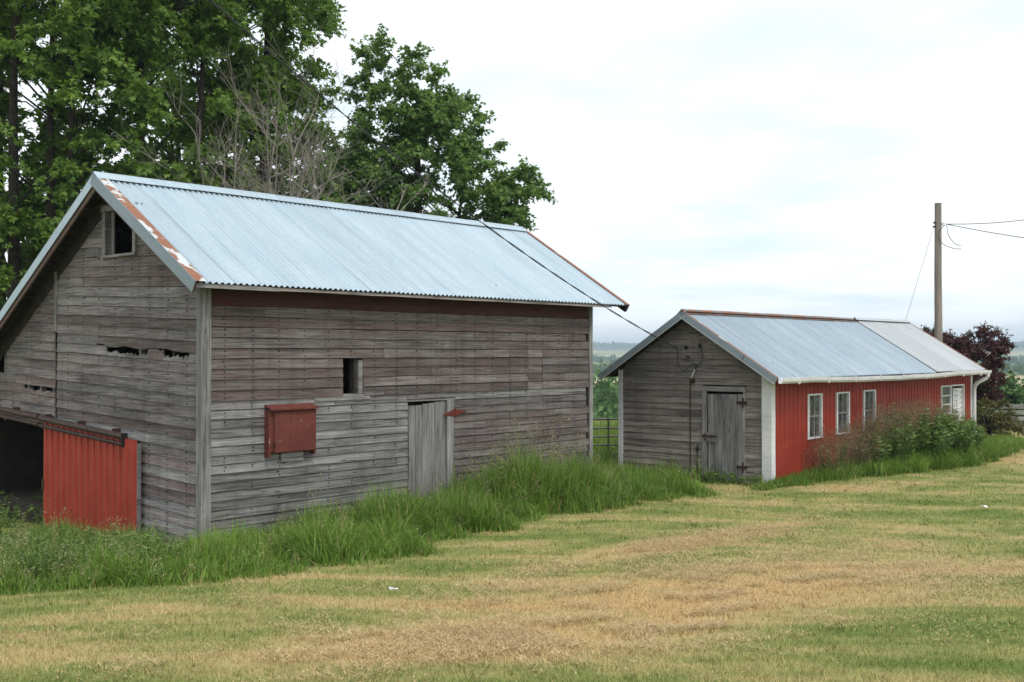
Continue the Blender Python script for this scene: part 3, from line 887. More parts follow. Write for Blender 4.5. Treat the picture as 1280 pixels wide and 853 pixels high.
for z in (1.62, 0.32):
    h = MB().box(-0.058, -0.044, 0.60, 0.74, z - 0.025, z + 0.025)
    h.tube([(-0.06, 0.585, z - 0.10), (-0.06, 0.585, z + 0.10)], 0.018)
    h.box(-0.058, -0.044, 0.50, 0.58, z - 0.03, z + 0.03)
    h.build("door_hinge", 'iron', sdoor)
MB().box(-0.062, -0.036, 1.17, 1.43, 0.80, 0.98).build("latch_board", 'wood_grey', sdoor).color = (0, 0.4, 0, 1)
MB().box(-0.085, -0.062, 1.20, 1.52, 0.90, 0.93).tube([(-0.09, 1.46, 0.82), (-0.09, 1.46, 0.97)], 0.015).build("latch_bar", 'iron', sdoor)

# service head: insulators, loops, weather head, conduit
def gp(w, z, o=0.05): return (-o, w, z)
for (w, z) in ((1.92, 2.74), (1.58, 2.77), (1.88, 2.53)):
    MB().tube([gp(w, z, 0.02), gp(w, z, 0.055), gp(w, z, 0.06), gp(w, z, 0.10)], [0.012, 0.012, 0.038, 0.03], 8).build("insulator", 'black_iron', shed)
def arc(pts, n=8):
    P = [Vector(p) for p in pts]; out = []
    for i in range(len(P) - 1):
        p0, p1, p2, p3 = P[max(i - 1, 0)], P[i], P[i + 1], P[min(i + 2, len(P) - 1)]
        for j in range(n):
            t = j / n
            out.append(0.5 * ((2 * p1) + (p2 - p0) * t + (2 * p0 - 5 * p1 + 4 * p2 - p3) * t * t + (3 * p1 - p0 - 3 * p2 + p3) * t ** 3))
    out.append(P[-1]); return out
MB().tube(arc([gp(1.58, 2.75, .09), gp(1.50, 2.60, .10), gp(1.52, 2.45, .10), gp(1.60, 2.38, .10), gp(1.66, 2.36, .08)]), 0.008, 5).build("drip_loop", 'cable', shed)
MB().tube(arc([gp(2.13, 2.72, .08), gp(2.10, 2.45, .10), gp(2.00, 2.27, .11), gp(1.88, 2.29, .10), gp(1.74, 2.40, .09), gp(1.66, 2.38, .08)]), 0.008, 5).build("drip_loop", 'cable', shed)
MB().tube(arc([gp(2.13, 2.72, .08), gp(2.02, 2.62, .10), gp(1.92, 2.56, .10), gp(1.82, 2.48, .10)]), 0.006, 5).build("drip_loop", 'thin_wire', shed)
MB().tube([gp(1.66, 2.38, .07), gp(1.70, 2.28, .07)], 0.02, 6).build("weather_head", 'cable', shed)
MB().tube([gp(1.70, 2.28, .07), gp(1.80, 2.10, .06)], 0.016, 6).build("conduit_stub", 'porcelain', shed)
MB().box(-0.08, -0.025, 1.72, 1.83, 2.0, 2.09).build("junction_box", 'iron', shed)
MB().tube([gp(1.83, 2.02, .045), gp(1.835, 1.0, .04), gp(1.83, -0.1, .045)], 0.011, 6).build("conduit", 'iron', shed)
MB().tube([gp(1.66, 0.72, .05), gp(1.665, -0.1, .05)], 0.013, 6).build("ground_rod", 'black_iron', shed)
MB().box(-0.055, -0.03, 1.63, 1.70, 0.60, 0.66).build("rod_clamp", 'iron', shed)

# red metal side: ribbed sheets with cut-outs
OPEN = [(1.52, 2.16, 0.86, 1.73), (2.87, 3.50, 0.88, 1.73), (4.25, 4.89, 0.87, 1.74), (8.98, 9.70, 0.80, 1.73), (9.76, 10.62, -0.1, 1.73)]
def red_side():
    top = hroof(0) - 0.105
    n = 12; w = (HL - 0.10) / n
    for i in range(n):
        x0 = 0.10 + i * w
        cuts = [(max(a, x0), min(b, x0 + w), c, d) for a, b, c, d in OPEN if b > x0 and a < x0 + w]
        xs = [x0]
        for a, b, c, d in cuts: xs += [a, b]
        xs.append(x0 + w)
        v, f = [], []
        def strip(xa, xb, za, zb):
            if xb - xa < 0.004 or zb - za < 0.01: return
            pr = [(xa, 0.0)]
            r = math.ceil((xa - 0.10) / 0.186) - 1
            while True:
                cx = 0.10 + 0.093 + r * 0.186
                if cx - 0.03 > xb: break
                for dx, h in ((-0.026, 0), (-0.012, 0.016), (0.012, 0.016), (0.026, 0)):
                    if xa < cx + dx < xb: pr.append((cx + dx, h))
                r += 1
            pr.append((xb, 0.0))
            b0 = len(v)
            for zz in (za, zb):
                for (x, h) in pr: v.append((x, -0.016 - h, zz))
            for zz in (za, zb):
                for (x, h) in pr: v.append((x, -0.012 - h, zz))
            m = len(pr)
            for j in range(m - 1):
                f.append((b0 + j, b0 + j + 1, b0 + m + j + 1, b0 + m + j))
                f.append((b0 + 2 * m + j + 1, b0 + 2 * m + j, b0 + 3 * m + j, b0 + 3 * m + j + 1))
                f.append((b0 + j, b0 + 2 * m + j, b0 + 2 * m + j + 1, b0 + j + 1))
        for k in range(len(xs) - 1):
            a, b = xs[k], xs[k + 1]
            hit = [c for c in cuts if c[0] - 1e-6 <= a and b <= c[1] + 1e-6]
            if hit:
                strip(a, b, -0.2, hit[0][2]); strip(a, b, hit[0][3], top)
            else: strip(a, b, -0.2, top)
        off = 0.0015 * (i % 2)
        link("wall_sheet", py_mesh("wall_sheet", [(p[0], p[1] - off, p[2]) for p in v], f), 'red_metal', shed)
red_side()
for (a, b, c, d) in OPEN[:4]:
    wn = MB()
    for (x0, x1, z0, z1) in ((a - 0.012, a + 0.045, c, d), (b - 0.045, b + 0.012, c, d), (a - 0.012, b + 0.012, d + 0.001, d + 0.035), (a - 0.02, b + 0.02, c - 0.038, c - 0.001)):
        wn.box(x0, x1, -0.052, 0.03, z0, z1)
    fo = wn.build("window_frame", 'white', shed)
    cols = 1 if a > 8 else 2
    rows = 4 if a > 8 else 2
    cw, rh = (b - a - 0.09) / cols, (d - c) / rows
    for i in range(cols):
        for j in range(rows):
            x = a + 0.045 + i * cw; z = c + j * rh
            MB().box(x + 0.004, x + cw - 0.004, 0.004, 0.010, z + 0.004, z + rh - 0.004).build("pane", 'glass', fo)
    for j in range(1, rows):
        MB().box(a + 0.046, b - 0.046, -0.03, 0.02, c + j * rh - 0.016, c + j * rh + 0.016).build("glazing_bar", 'white' if a > 8 else 'wood_grey', fo).color = (0, 0.6, 0, 1)
    if cols == 2:
        MB().box((a + b) / 2 - 0.012, (a + b) / 2 + 0.012, -0.025, 0.018, c + 0.002, d - 0.002).build("glazing_bar", 'wood_grey', fo).color = (0, 0.5, 0, 1)
# peeling white side door, horizontal boards
a, b = 9.78, 10.60
pd = MB().box(a, b, -0.004, 0.03, -0.1, 1.71).build("side_door", 'rafter', shed)
z = -0.08
while z < 1.66:
    board(pd, FRONT, a, b, z, min(z + 0.132, 1.70), 'white_peel', 0, 0.5, out=0.004, th=0.022, name='door_board')
    z += 0.135
for (x0, x1, z0, z1) in ((b + 0.002, b + 0.05, -0.1, 1.73), (a - 0.04, b + 0.05, 1.735, 1.775), (a - 0.045, a - 0.002, -0.1, 1.73)):
    MB().box(x0, x1, -0.05, 0.02, z0, z1).build("side_door_trim", 'white' if x1 > a + 0.2 else 'black_iron', shed)
MB().box(HL - 0.10, HL + 0.03, -0.045, 0.05, -0.2, hroof(0) - 0.11).build("end_corner_board", 'white', shed)
closed_wall(shed, [(HL, 0.02, -0.3), (HL, HW, -0.3), (HL, HW, hroof(HW) - 0.11), (HL, HRW, HRZ - 0.11), (HL, 0.02, hroof(0) - 0.11)], (0.02, 0, 0), "far_gable_wall", 'red_metal')
closed_wall(shed, [(0.02, HW, -0.3), (HL - 0.01, HW, -0.3), (HL - 0.01, HW, hroof(HW) - 0.12), (0.02, HW, hroof(HW) - 0.12)], (0, 0.02, 0), "back_wall", 'wood_brown')
# roof in two metals
HX0, HXB, HX1 = -0.35, 7.9, 11.45
hlen = (HRW - HEY) / hc
def hslope(off, x, front=True):
    if front: return axes((x, HEY - hs_ * off, hroof(HEY) + hc * off), (1, 0, 0), (0, hc, hs_), (0, -hs_, hc))
    yl = HW - HEY
    return axes((x, yl + hs_ * off, hroof(yl) + hc * off), (1, 0, 0), (0, -hc, hs_), (0, hs_, hc))
for (x0, x1, n, mat, off, pitch, kind) in ((HX0, HXB, 11, 'tin_old', -0.016, 0.09, 'corr'), (HXB, HX1, 4, 'tin_new', 0.012, 0.225, 'rib')):
    w = (x1 - x0) / n
    for i in range(n):
        for fr_ in (True, False):
            sheet(shed, "roof_sheet", hslope(off + 0.0022 * (i % 2), x0 + i * w, fr_), w + (0.025 if i < n - 1 else 0), hlen + random.uniform(-0.012, 0.012), mat, kind, pitch, 0.016 if kind == 'corr' else 0.020, x_off=i * w)
for fr_ in (True, False):
    for i in range(int(hlen / 0.3) + 1):
        y0 = min(i * 0.3, hlen - 0.2)
        MB().box(HX0 + 0.02, HX1 - 0.02, y0 + 0.02, y0 + 0.28, -0.012, 0.010).build("roof_board", 'rafter', shed, hslope(-0.060, 0, fr_))
    MB().box(HX0 - 0.028, HX0 - 0.020, -0.02, hlen + 0.01, -0.115, 0.006).build("rake_trim", 'trim_grey', shed, hslope(0.0, 0, fr_))
    MB().box(HX0 - 0.034, HX0 - 0.0285, -0.02, hlen + 0.005, -0.135, -0.117).build("rake_edge", 'tin_new', shed, hslope(0.0, 0, fr_))
    MB().box(HX0 - 0.02, HX0 + 0.045, -0.01, hlen, 0.003, 0.009).build("rake_flashing", 'tin_edge_rust' if fr_ else 'tin_old', shed, hslope(0.0, 0, fr_))
    MB().box(HX1 - 0.05, HX1 + 0.012, -0.01, hlen, 0.030, 0.036).build("rake_flashing", 'tin_edge_rust', shed, hslope(0.0, 0, fr_))
ridge_cap(shed, HX0 - 0.03, HXB - 0.1, HRW, HRZ, 0.13, HT, 'ridge_rust', 0.018, 7)
ridge_cap(shed, HXB, HX1 - 0.05, HRW, HRZ, 0.11, HT, 'tin_new', 0.042, 3)
# gutter with a slight sag, downspout
gv, gf = [], []
ng = 16
prof = [(0.0, 0.05), (0.0, -0.05), (-0.03, -0.068), (-0.075, -0.06), (-0.105, -0.02), (-0.112, 0.045), (-0.104, 0.045), (-0.098, -0.018), (-0.07, -0.05), (-0.03, -0.058), (-0.008, -0.045), (-0.008, 0.05)]
for i in range(ng + 1):
    x = HX0 + 0.02 + (HX1 + 0.12 - HX0) * i / ng
    sg = -0.05 * math.sin(math.pi * min(1, max(0, (x - 1) / 8.5))) + random.uniform(-0.006, 0.006)
    for (y, z) in prof: gv.append((x, HEY - 0.004 + y, hroof(HEY) - 0.045 + z + sg))
m = len(prof)
for i in range(ng):
    for j in range(m):
        gf.append((i * m + j, i * m + (j + 1) % m, (i + 1) * m + (j + 1) % m, (i + 1) * m + j))
gf.append(tuple(range(m))[::-1]); gf.append(tuple(ng * m + j for j in range(m)))
gut = link("gutter", py_mesh("gutter", gv, gf), 'white', shed)
for i in range(9):
    x = 0.3 + i * 1.3
    MB().box(x, x + 0.03, HEY - 0.135, HEY - 0.10, hroof(HEY) - 0.13, hroof(HEY) - 0.02).build("gutter_strap", 'white', gut)
MB().tube(arc([(11.42, HEY - 0.06, hroof(HEY) - 0.09), (11.41, HEY - 0.05, hroof(HEY) - 0.20), (11.30, -0.18, 1.80), (11.28, -0.10, 1.66), (11.28, -0.09, 1.4), (11.29, -0.09, 0.05)], 5), 0.052, 8).build("downspout", 'white', shed, smooth=True)
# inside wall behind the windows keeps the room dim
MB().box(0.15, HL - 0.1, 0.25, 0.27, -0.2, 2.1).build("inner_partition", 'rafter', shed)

# ------------------------------------------------------------------ cables, pole
def sp(w, z, o):   # point on the shed gable in world space
    p = SP + w * D2 - o * D1
    return Vector((p[0], p[1], z))
A = Vector((-3.89, 14.0, 7.18)); Bq = sp(2.13, 2.72, 0.09)
for k, (ph, r) in enumerate(((0.0, 0.008), (math.pi, 0.008))):
    pts = []
    n = 110
    for i in range(n + 1):
        t = -0.7 + 1.7 * i / n
        p = A + (Bq - A) * t
        p.z -= 4 * 0.33 * t * (1 - t)
        p += Vector((math.cos(t * 60 + ph), 0, math.sin(t * 60 + ph))) * 0.010
        pts.append(p)
    if k == 0: mb = MB()
    mb.tube(pts, r, 5)
tag(mb.build("service_cable", 'cable'), "twisted black service cable sagging over the barn roof to the shed gable", "cable")

PX, PY = 12.93, 33.0
pz = float(gz(PX, PY))
pole = empty("utility_pole", (PX, PY, pz), 0, "bare grey wooden utility pole standing behind the red shed", "pole")
pm = MB(); pm.tube([(0, 0, -0.3), (0.01, 0, 2.5), (0.0, 0, 5.0), (0.01, 0, 7.16 - pz)], [0.125, 0.118, 0.108, 0.10], 14)
M = Matrix.Rotation(-math.pi / 2, 4, 'Y')
po = link("shaft", py_mesh("shaft", [tuple(M.inverted() @ Vector(p)) for p in pm.v], pm.f, False), 'pole', pole, M)
po.color = (0.5, 0.55, 0, 1)
zt = 7.16 - pz
for (dx, dz) in ((-0.16, -0.60), (-0.17, -0.72), (0.18, -0.60), (0.20, -0.66)):
    MB().tube([(dx * 0.5, -0.05, zt + dz), (dx, -0.06, zt + dz)], 0.03, 6).build("insulator", 'porcelain' if dx > 0 else 'iron', pole)
MB().tube(arc([(0.20, -0.06, zt - 0.66), (-0.05, -0.14, zt - 0.95), (0.10, -0.14, zt - 1.25), (0.42, -0.10, zt - 1.38), (0.66, -0.1, zt - 1.40)]), 0.010, 5).build("loose_wire", 'cable', pole)
MB().tube(arc([(0.25, -0.06, zt - 0.66), (0.27, -0.1, zt - 0.95), (0.45, -0.10, zt - 1.22), (0.66, -0.1, zt - 1.30)]), 0.010, 5).build("loose_wire", 'cable', pole)
for k, (end, lab) in enumerate(((Vector((20.5, 36.0, 7.85)), "upper black wire running right from the utility pole"), (Vector((20.5, 31.0, 5.5)), "lower black wire dropping away right from the utility pole"))):
    P0 = Vector((PX + 0.22, PY - 0.06, 7.16 - 0.64))
    pts = []
    for i in range(31):
        t = i / 30; p = P0.lerp(end, t); p.z -= 0.45 * 4 * t * (1 - t) * (0.6 if k == 0 else 0.5); pts.append(p)
    tag(MB().tube(pts, 0.012, 5).build("overhead_wire", 'cable'), lab, "wire")
g0 = Vector((PX - 0.14, PY - 0.06, 6.45)); q = SP + HRW * D2 + 11.3 * D1
tag(MB().tube([g0, Vector((q[0], q[1], HRZ + 0.05))], 0.007, 5).build("guy_wire", 'thin_wire'), "thin grey wire slanting from utility pole to shed ridge end", "wire")

# ------------------------------------------------------------------ gate and fence
def gate():
    p0, p1 = Vector((0.95, 26.0, 0)), Vector((3.15, 26.4, 0))
    rz = math.atan2(p1.y - p0.y, p1.x - p0.x); L = (p1 - p0).length
    z = float(gz(2, 26))
    e = empty("pipe_gate", (p0.x, p0.y, z), rz, "grey pipe farm gate closing the gap between barn and shed", "gate")
    for h in (0.20, 0.42, 0.62, 0.82, 1.04):
        MB().tube([(0, 0, h), (L, 0, h)], 0.024, 6).build("rail", 'gate', e)
    for x in (0.03, L * 0.62, L - 0.03):
        MB().tube([(x, -0.03, 0.12), (x, -0.03, 1.06)], 0.022, 6).build("upright", 'gate', e)
    for x in (-0.14, L + 0.14):
        MB().tube([(x, 0, -0.3), (x, 0, 1.3)], 0.07, 8).build("gate_post", 'rafter', e)
gate()
def pen():
    p0 = Vector((18.6, 43.0, 0)); z = float(gz(p0.x, p0.y))
    e = empty("board_fence", (p0.x, p0.y, z), -0.05, "grey weathered board fence beyond the lawn beside the rusty bush", "fence")
    for h in (0.12, 0.36, 0.60, 0.84):
        for k in range(3):
            board(e, FRONT, k * 2.0, k * 2.0 + 1.99, h, h + 0.17, 'wood_grey', 0, random.uniform(0.5, 0.8), out=0.06, lap=1, name='fence_board')
    for k in range(4):
        board(e, FRONT, k * 2.0 - 0.06, k * 2.0 + 0.06, -0.2, 1.12 if k != 1 else 1.3, 'rafter', 0, 0.4, th=0.1, out=-0.05, lap=1, vertical=True, name='fence_post')
pen()

# ------------------------------------------------------------------ vegetation generators
def unit(v): return v / np.maximum(1e-9, np.linalg.norm(v, axis=-1, keepdims=True))

def leaf_geo(pos, d, nrm, size, kind='maple'):
    d = unit(d); side = unit(np.cross(nrm, d)); n2 = np.cross(d, side)
    if kind == 'maple':
        P = np.array([(0, 0, 0), (-.52, .34, -.05), (-.20, .52, 0.02), (0, 1.0, -.14), (.20, .52, 0.02), (.52, .34, -.05)])
        F = np.array([(0, 2, 1), (0, 3, 2), (0, 4, 3), (0, 5, 4)])
    else:
        P = np.array([(0, 0, 0), (-.26, .45, 0.05), (0, 1.0, -.16), (.26, .45, 0.05)])
        F = np.array([(0, 2, 1), (0, 3, 2)])
    n = len(pos)
    s = size[:, None, None]
    V = pos[:, None, :] + s * (P[None, :, 0:1] * side[:, None, :] + P[None, :, 1:2] * d[:, None, :] + P[None, :, 2:3] * n2[:, None, :])
    T = F[None] + (np.arange(n) * len(P))[:, None, None]
    return V.reshape(-1, 3), T.reshape(-1, 3)

def blade_geo(base, h, w, ang, lean, nseg=3, curl=1.0):
    n = len(base)
    dirv = np.stack([np.cos(ang), np.sin(ang), np.zeros(n)], -1)
    pa = ang + RNG.uniform(0.6, 2.5, n)
    side = np.stack([np.cos(pa), np.sin(pa), np.zeros(n)], -1)
    V = []
    for i in range(nseg + 1):
        t = i / nseg
        c = base + dirv * (lean * h * (0.25 * t + 0.75 * t ** 2.2))[:, None]
        c[:, 2] += h * (t - curl * 0.42 * lean * t ** 3)
        ww = w * (1 - t ** 1.6) * 0.5
        if i < nseg:
            V += [c - side * ww[:, None], c + side * ww[:, None]]
        else: V.append(c)
    m = 2 * nseg + 1
    V = np.stack(V, 1).reshape(-1, 3)
    F = []
    for i in range(nseg - 1):
        F += [(2 * i, 2 * i + 1, 2 * i + 3), (2 * i, 2 * i + 3, 2 * i + 2)]
    F.append((2 * nseg - 2, 2 * nseg - 1, 2 * nseg))
    T = np.array(F)[None] + (np.arange(n) * m)[:, None, None]
    return V, T.reshape(-1, 3)

def join(parts):
    vs, ts, o = [], [], 0
    for v, t in parts:
        vs.append(v); ts.append(t + o); o += len(v)
    return np.concatenate(vs), np.concatenate(ts)

def crown_points(ells, n, shell=0.5):
    vol = np.array([e[3] * e[4] * e[5] for e in ells]) ** 0.6
    k = RNG.choice(len(ells), n, p=vol / vol.sum())
    E = np.array(ells)[k]
    d = unit(RNG.normal(size=(n, 3)))
    r = RNG.uniform(shell ** 2, 1, n) ** 0.5
    c = E[:, :3] + d * E[:, 3:] * r[:, None]
    return c, unit(d * np.array([1, 1, 0.6]) + np.array([0, 0, 0.12]))

def tree(name, label, cat, loc, ells, nclump, leaf, lmat, trunks, clump=0.8, twigs=7, per=14, kind='maple', group=None, droop=0.35, bark='bark', limb=0.05, shell=0.5):
    x, y = loc; z = float(gz(x, y))
    e = empty(name, (x, y, z), 0, label, cat, group)
    c, o = crown_points(ells, nclump, shell)
    # twigs
    C = np.repeat(c, twigs, 0); O = np.repeat(o, twigs, 0)
    nT = len(C)
    td = unit(O * 0.9 + RNG.normal(size=(nT, 3)) * np.array([0.75, 0.75, 0.4]))
    tl = clump * RNG.uniform(0.5, 1.15, nT)
    t = RNG.uniform(0.1, 1.0, (nT, per))
    P = C[:, None] + td[:, None] * (tl[:, None] * t)[..., None]
    P[..., 2] -= droop * clump * t ** 2 * RNG.uniform(0.5, 1.2, (nT, 1))
    P = P + RNG.normal(size=P.shape) * 0.07 * clump
    P = P.reshape(-1, 3); n = len(P)
    ld = np.repeat(td, per, 0) * 0.5 + RNG.normal(size=(n, 3)) * 0.55 + np.array([0, 0, -0.35])
    ln = RNG.normal(size=(n, 3)) * 0.5 + np.array([0, 0, 1.0]) + np.repeat(O, per, 0) * 0.35
    V, T = leaf_geo(P, ld, ln, leaf * RNG.uniform(0.65, 1.2, n), kind)
    link("crown", np_mesh("crown", V, T), lmat, e)
    tb = MB()
    H0 = max(el[2] for el in ells)
    for (tx, ty, bx, by, r, hh) in trunks:      # base, top, radius, height
        N = 7
        pts = [(tx + (bx - tx) * q + 0.06 * math.sin(q * 7 + tx), ty + (by - ty) * q, -0.3 + (hh + 0.3) * q) for q in np.linspace(0, 1, N)]
        tb.tube(pts, [r * (1 - 0.75 * i / (N - 1)) for i in range(N)], 8)
    tb.build("trunk", bark, e, smooth=True)
    lb = MB()
    idx = RNG.choice(nclump, min(nclump, 70), replace=False)
    for i in idx:
        tr = trunks[int(RNG.integers(len(trunks)))]
        zz = max(0.15 * tr[5], min(tr[5] * 0.97, c[i, 2] - abs(RNG.normal()) * 0.6 - 0.35 * np.hypot(c[i, 0], c[i, 1])))
        q = zz / tr[5]
        p0 = Vector((tr[0] + (tr[2] - tr[0]) * q, tr[1] + (tr[3] - tr[1]) * q, zz))
        p2 = Vector(c[i]); p1 = p0.lerp(p2, 0.55) + Vector((0, 0, 0.12 * (p2 - p0).length))
        rr = limb * (1 - 0.5 * q)
        lb.tube([p0, p1, p2], [rr, rr * 0.6, rr * 0.2], 5)
    lb.build("limbs", bark, e)
    return e

GT = "broadleaf trees behind the barn"
tree("maple_tree", "tall maple over the barn gable, its clumps of pale green leaf tips hanging low", "tree", (-11.7, 26.8),
     [(0, 0, 8.5, 3.0, 2.6, 4.6), (0.3, 0, 13.5, 2.8, 2.6, 3.0), (-0.4, -0.6, 4.6, 2.4, 2.0, 2.0)], 225, 0.16, 'leaf',
     [(-0.7, 0, -0.5, 0, 0.22, 13), (0.9, 0.3, 0.7, 0.2, 0.17, 12), (0.1, 0.6, 0.2, 0.4, 0.18, 13)], 0.80, 8, 27, group=GT, shell=0.58)
tree("maple_tree", "tall dark maple rising directly behind the barn ridge peak", "tree", (-9.3, 28.2),
     [(0, 0, 9.0, 2.9, 2.6, 4.2), (0.1, 0, 13.5, 2.8, 2.6, 2.8), (0.2, 0, 5.2, 2.0, 1.8, 2.0)], 215, 0.16, 'leaf',
     [(-0.3, 0, -0.3, 0, 0.22, 13), (0.9, 0.3, 1.2, 0.2, 0.16, 12)], 0.80, 8, 27, group=GT, shell=0.58)
tree("maple_tree", "full maple behind the barn with bare dead stems standing before it", "tree", (-7.0, 30.6),
     [(0.0, 0, 8.6, 2.0, 2.2, 3.4), (0.0, 0, 12.6, 1.9, 2.1, 2.8), (-0.8, 0, 14.5, 2.0, 2, 2.2), (0.5, 0, 6.0, 1.9, 1.6, 1.8)], 240, 0.155, 'leaf',
     [(0, 0, 0.1, 0, 0.24, 13), (-0.9, 0.2, -1.2, 0.2, 0.14, 12)], 0.75, 8, 22, group=GT)
tree("round_crowned_tree", "separate rounded green tree with one branch reaching out, behind the barn roof's middle", "tree", (-2.6, 34.0),
     [(0.1, 0, 7.6, 2.3, 2.2, 2.6), (-1.5, 0, 9.5, 1.25, 1.3, 2.5), (-1.7, 0, 11.6, 0.6, 0.7, 1.1), (0.3, 0, 9.5, 1.3, 1.3, 1.5), (1.7, 0, 8.0, 0.8, 1.0, 1.3), (2.6, 0, 7.6, 0.75, 0.8, 0.7), (2.3, 0, 6.3, 0.9, 0.9, 0.9), (3.0, 0, 7.9, 0.6, 0.6, 0.5), (-1.7, 0, 6.8, 1.2, 1.3, 2.2), (0.6, 0, 4.6, 2.2, 2.0, 1.8), (-0.3, 0, 10.8, 0.7, 0.9, 1.3), (1.0, 0, 9.6, 0.7, 0.9, 1.3), (-2.4, 0, 6.5, 1.2, 1.2, 2.2)], 520, 0.14, 'leaf2',
     [(0, 0, -0.4, 0, 0.22, 11.0), (0.3, 0.2, 1.1, 0.1, 0.13, 8.5)], 0.55, 8, 18, group=GT, droop=0.15)

tree("maple_tree", "dark maple with several bare lower trunks at the barn's low eave side", "tree", (-15.2, 30.0),
     [(0, 0, 9.0, 3.2, 2.6, 4.4), (0.5, 0, 4.5, 3.0, 2.2, 2.4), (0, 0, 14.0, 3.0, 2.6, 2.6)], 250, 0.20, 'leaf',
     [(1.2, 0, 1.0, 0, 0.20, 13), (-0.5, 0.3, -0.6, 0.2, 0.2, 12)], 0.85, 8, 17, group=GT, shell=0.5)
tree("maple_tree", "maple standing deepest in the grove, seen through the others' gaps", "tree", (-8.6, 35.5),
     [(0, 0, 8.5, 4.2, 2.4, 4.0), (1.6, 0, 5.2, 3.2, 2.2, 2.4), (-1, 0, 13, 4.0, 2.4, 3.0), (-3.5, 0, 5, 3, 2, 3), (3.7, 0, 7.6, 1.5, 1.5, 2.8)], 330, 0.20, 'leaf',
     [(0, 0, 0.2, 0, 0.22, 13), (-2.2, 0.3, -2.4, 0.2, 0.2, 12)], 0.9, 8, 15, group=GT, shell=0.4)
# bare dead stems behind the barn roof
def dead_shrub():
    e = empty("dead_shrub", (-6.05, 25.6, float(gz(-6.05, 25.6))), 0, "thicket of bare grey dead stems just behind the barn ridge", "shrub")
    for k in range(20):
        mb = MB()
        def grow(p, d, L, rad, lev):
            n = 6
            pts = [p.copy()]
            for i in range(n):
                d = (d + Vector((random.gauss(0, 0.075), random.gauss(0, 0.06), random.gauss(0.03, 0.05)))).normalized()
                pts.append(pts[-1] + d * L / n)
            mb.tube(pts, [max(0.0035, rad * (1 - 0.7 * i / n)) for i in range(n + 1)], 5 if lev == 0 else 3)
            if lev < 3:
                for j in range((9, 5, 3)[lev]):
                    i = random.randint(3 if lev == 0 else 1, n)
                    dd = (d * 0.8 + Vector((random.gauss(0, 0.6), random.gauss(0, 0.4), random.gauss(0.05, 0.35)))).normalized()
                    grow(pts[i], dd, L * random.uniform(0.16, 0.30) if lev == 0 else L * random.uniform(0.3, 0.6), rad * 0.42, lev + 1)
        grow(Vector((random.uniform(-1.6, 1.7), random.uniform(-0.2, 0.5), -0.1)), Vector((random.gauss(-0.02, 0.07), 0.03, 1)).normalized(), random.uniform(5.6, 8.4), random.uniform(0.030, 0.050), 0)
        mb.build("stem", 'dead', e)
dead_shrub()

tree("purple_plum_tree", "dark purple leaved plum tree behind the shed's far end", "tree", (14.75, 36.5),
     [(0.3, 0, 2.0, 1.3, 1.2, 1.0), (-0.8, 0, 2.8, 0.8, 0.8, 0.6), (1.0, 0, 2.7, 0.7, 0.8, 0.75), (1.55, 0, 3.0, 0.3, 0.4, 0.3), (1.25, 0, 3.25, 0.25, 0.3, 0.3), (0.15, 0, 2.9, 0.5, 0.5, 0.5), (0.7, 0, 1.5, 0.9, 0.9, 0.7), (-1.5, 0, 2.7, 0.5, 0.5, 0.6)], 290, 0.10, 'leaf_plum',
     [(0, 0, 0.1, 0, 0.10, 2.6), (0.1, 0, 0.7, 0, 0.06, 2.8)], 0.32, 7, 16, kind='oval', droop=0.1, limb=0.03)
tree("rusty_bush", "low green bush tinged with rusty brown beside the shed's downspout end", "bush", (14.6, 33.4),
     [(0, 0, 0.65, 0.75, 0.7, 0.55), (0.4, 0, 0.4, 0.6, 0.6, 0.4), (-0.3, 0, 0.5, 0.6, 0.6, 0.5)], 120, 0.08, 'leaf_bush',
     [(0, 0, 0.1, 0, 0.04, 0.8), (0.1, 0, -0.3, 0, 0.03, 0.8)], 0.25, 6, 12, kind='oval', limb=0.015)
for k, (x, y, r, h, lab) in enumerate(((25.2, 56, 2.0, 2.9, "small light green tree beyond the board fence"), (28.6, 62, 2.4, 3.6, "larger green tree beyond the board fence"), (23.0, 63, 2.2, 3.4, "green tree between the plum tree and the fence"), (33.5, 60, 2.8, 4.2, "broad green tree farthest along the board fence"))):
    tree("field_tree", lab, "tree", (x, y), [(0, 0, h * 0.55, r, r, h * 0.42), (r * 0.4, 0, h * 0.45, r * 0.7, r * 0.7, h * 0.35), (-r * 0.5, 0, h * 0.4, r * 0.6, r * 0.6, h * 0.35)], 140, 0.20, 'leaf_far',
         [(0, 0, 0, 0, 0.12, h * 0.8)], 0.8, 6, 12, group="trees beyond the fence", droop=0.2)

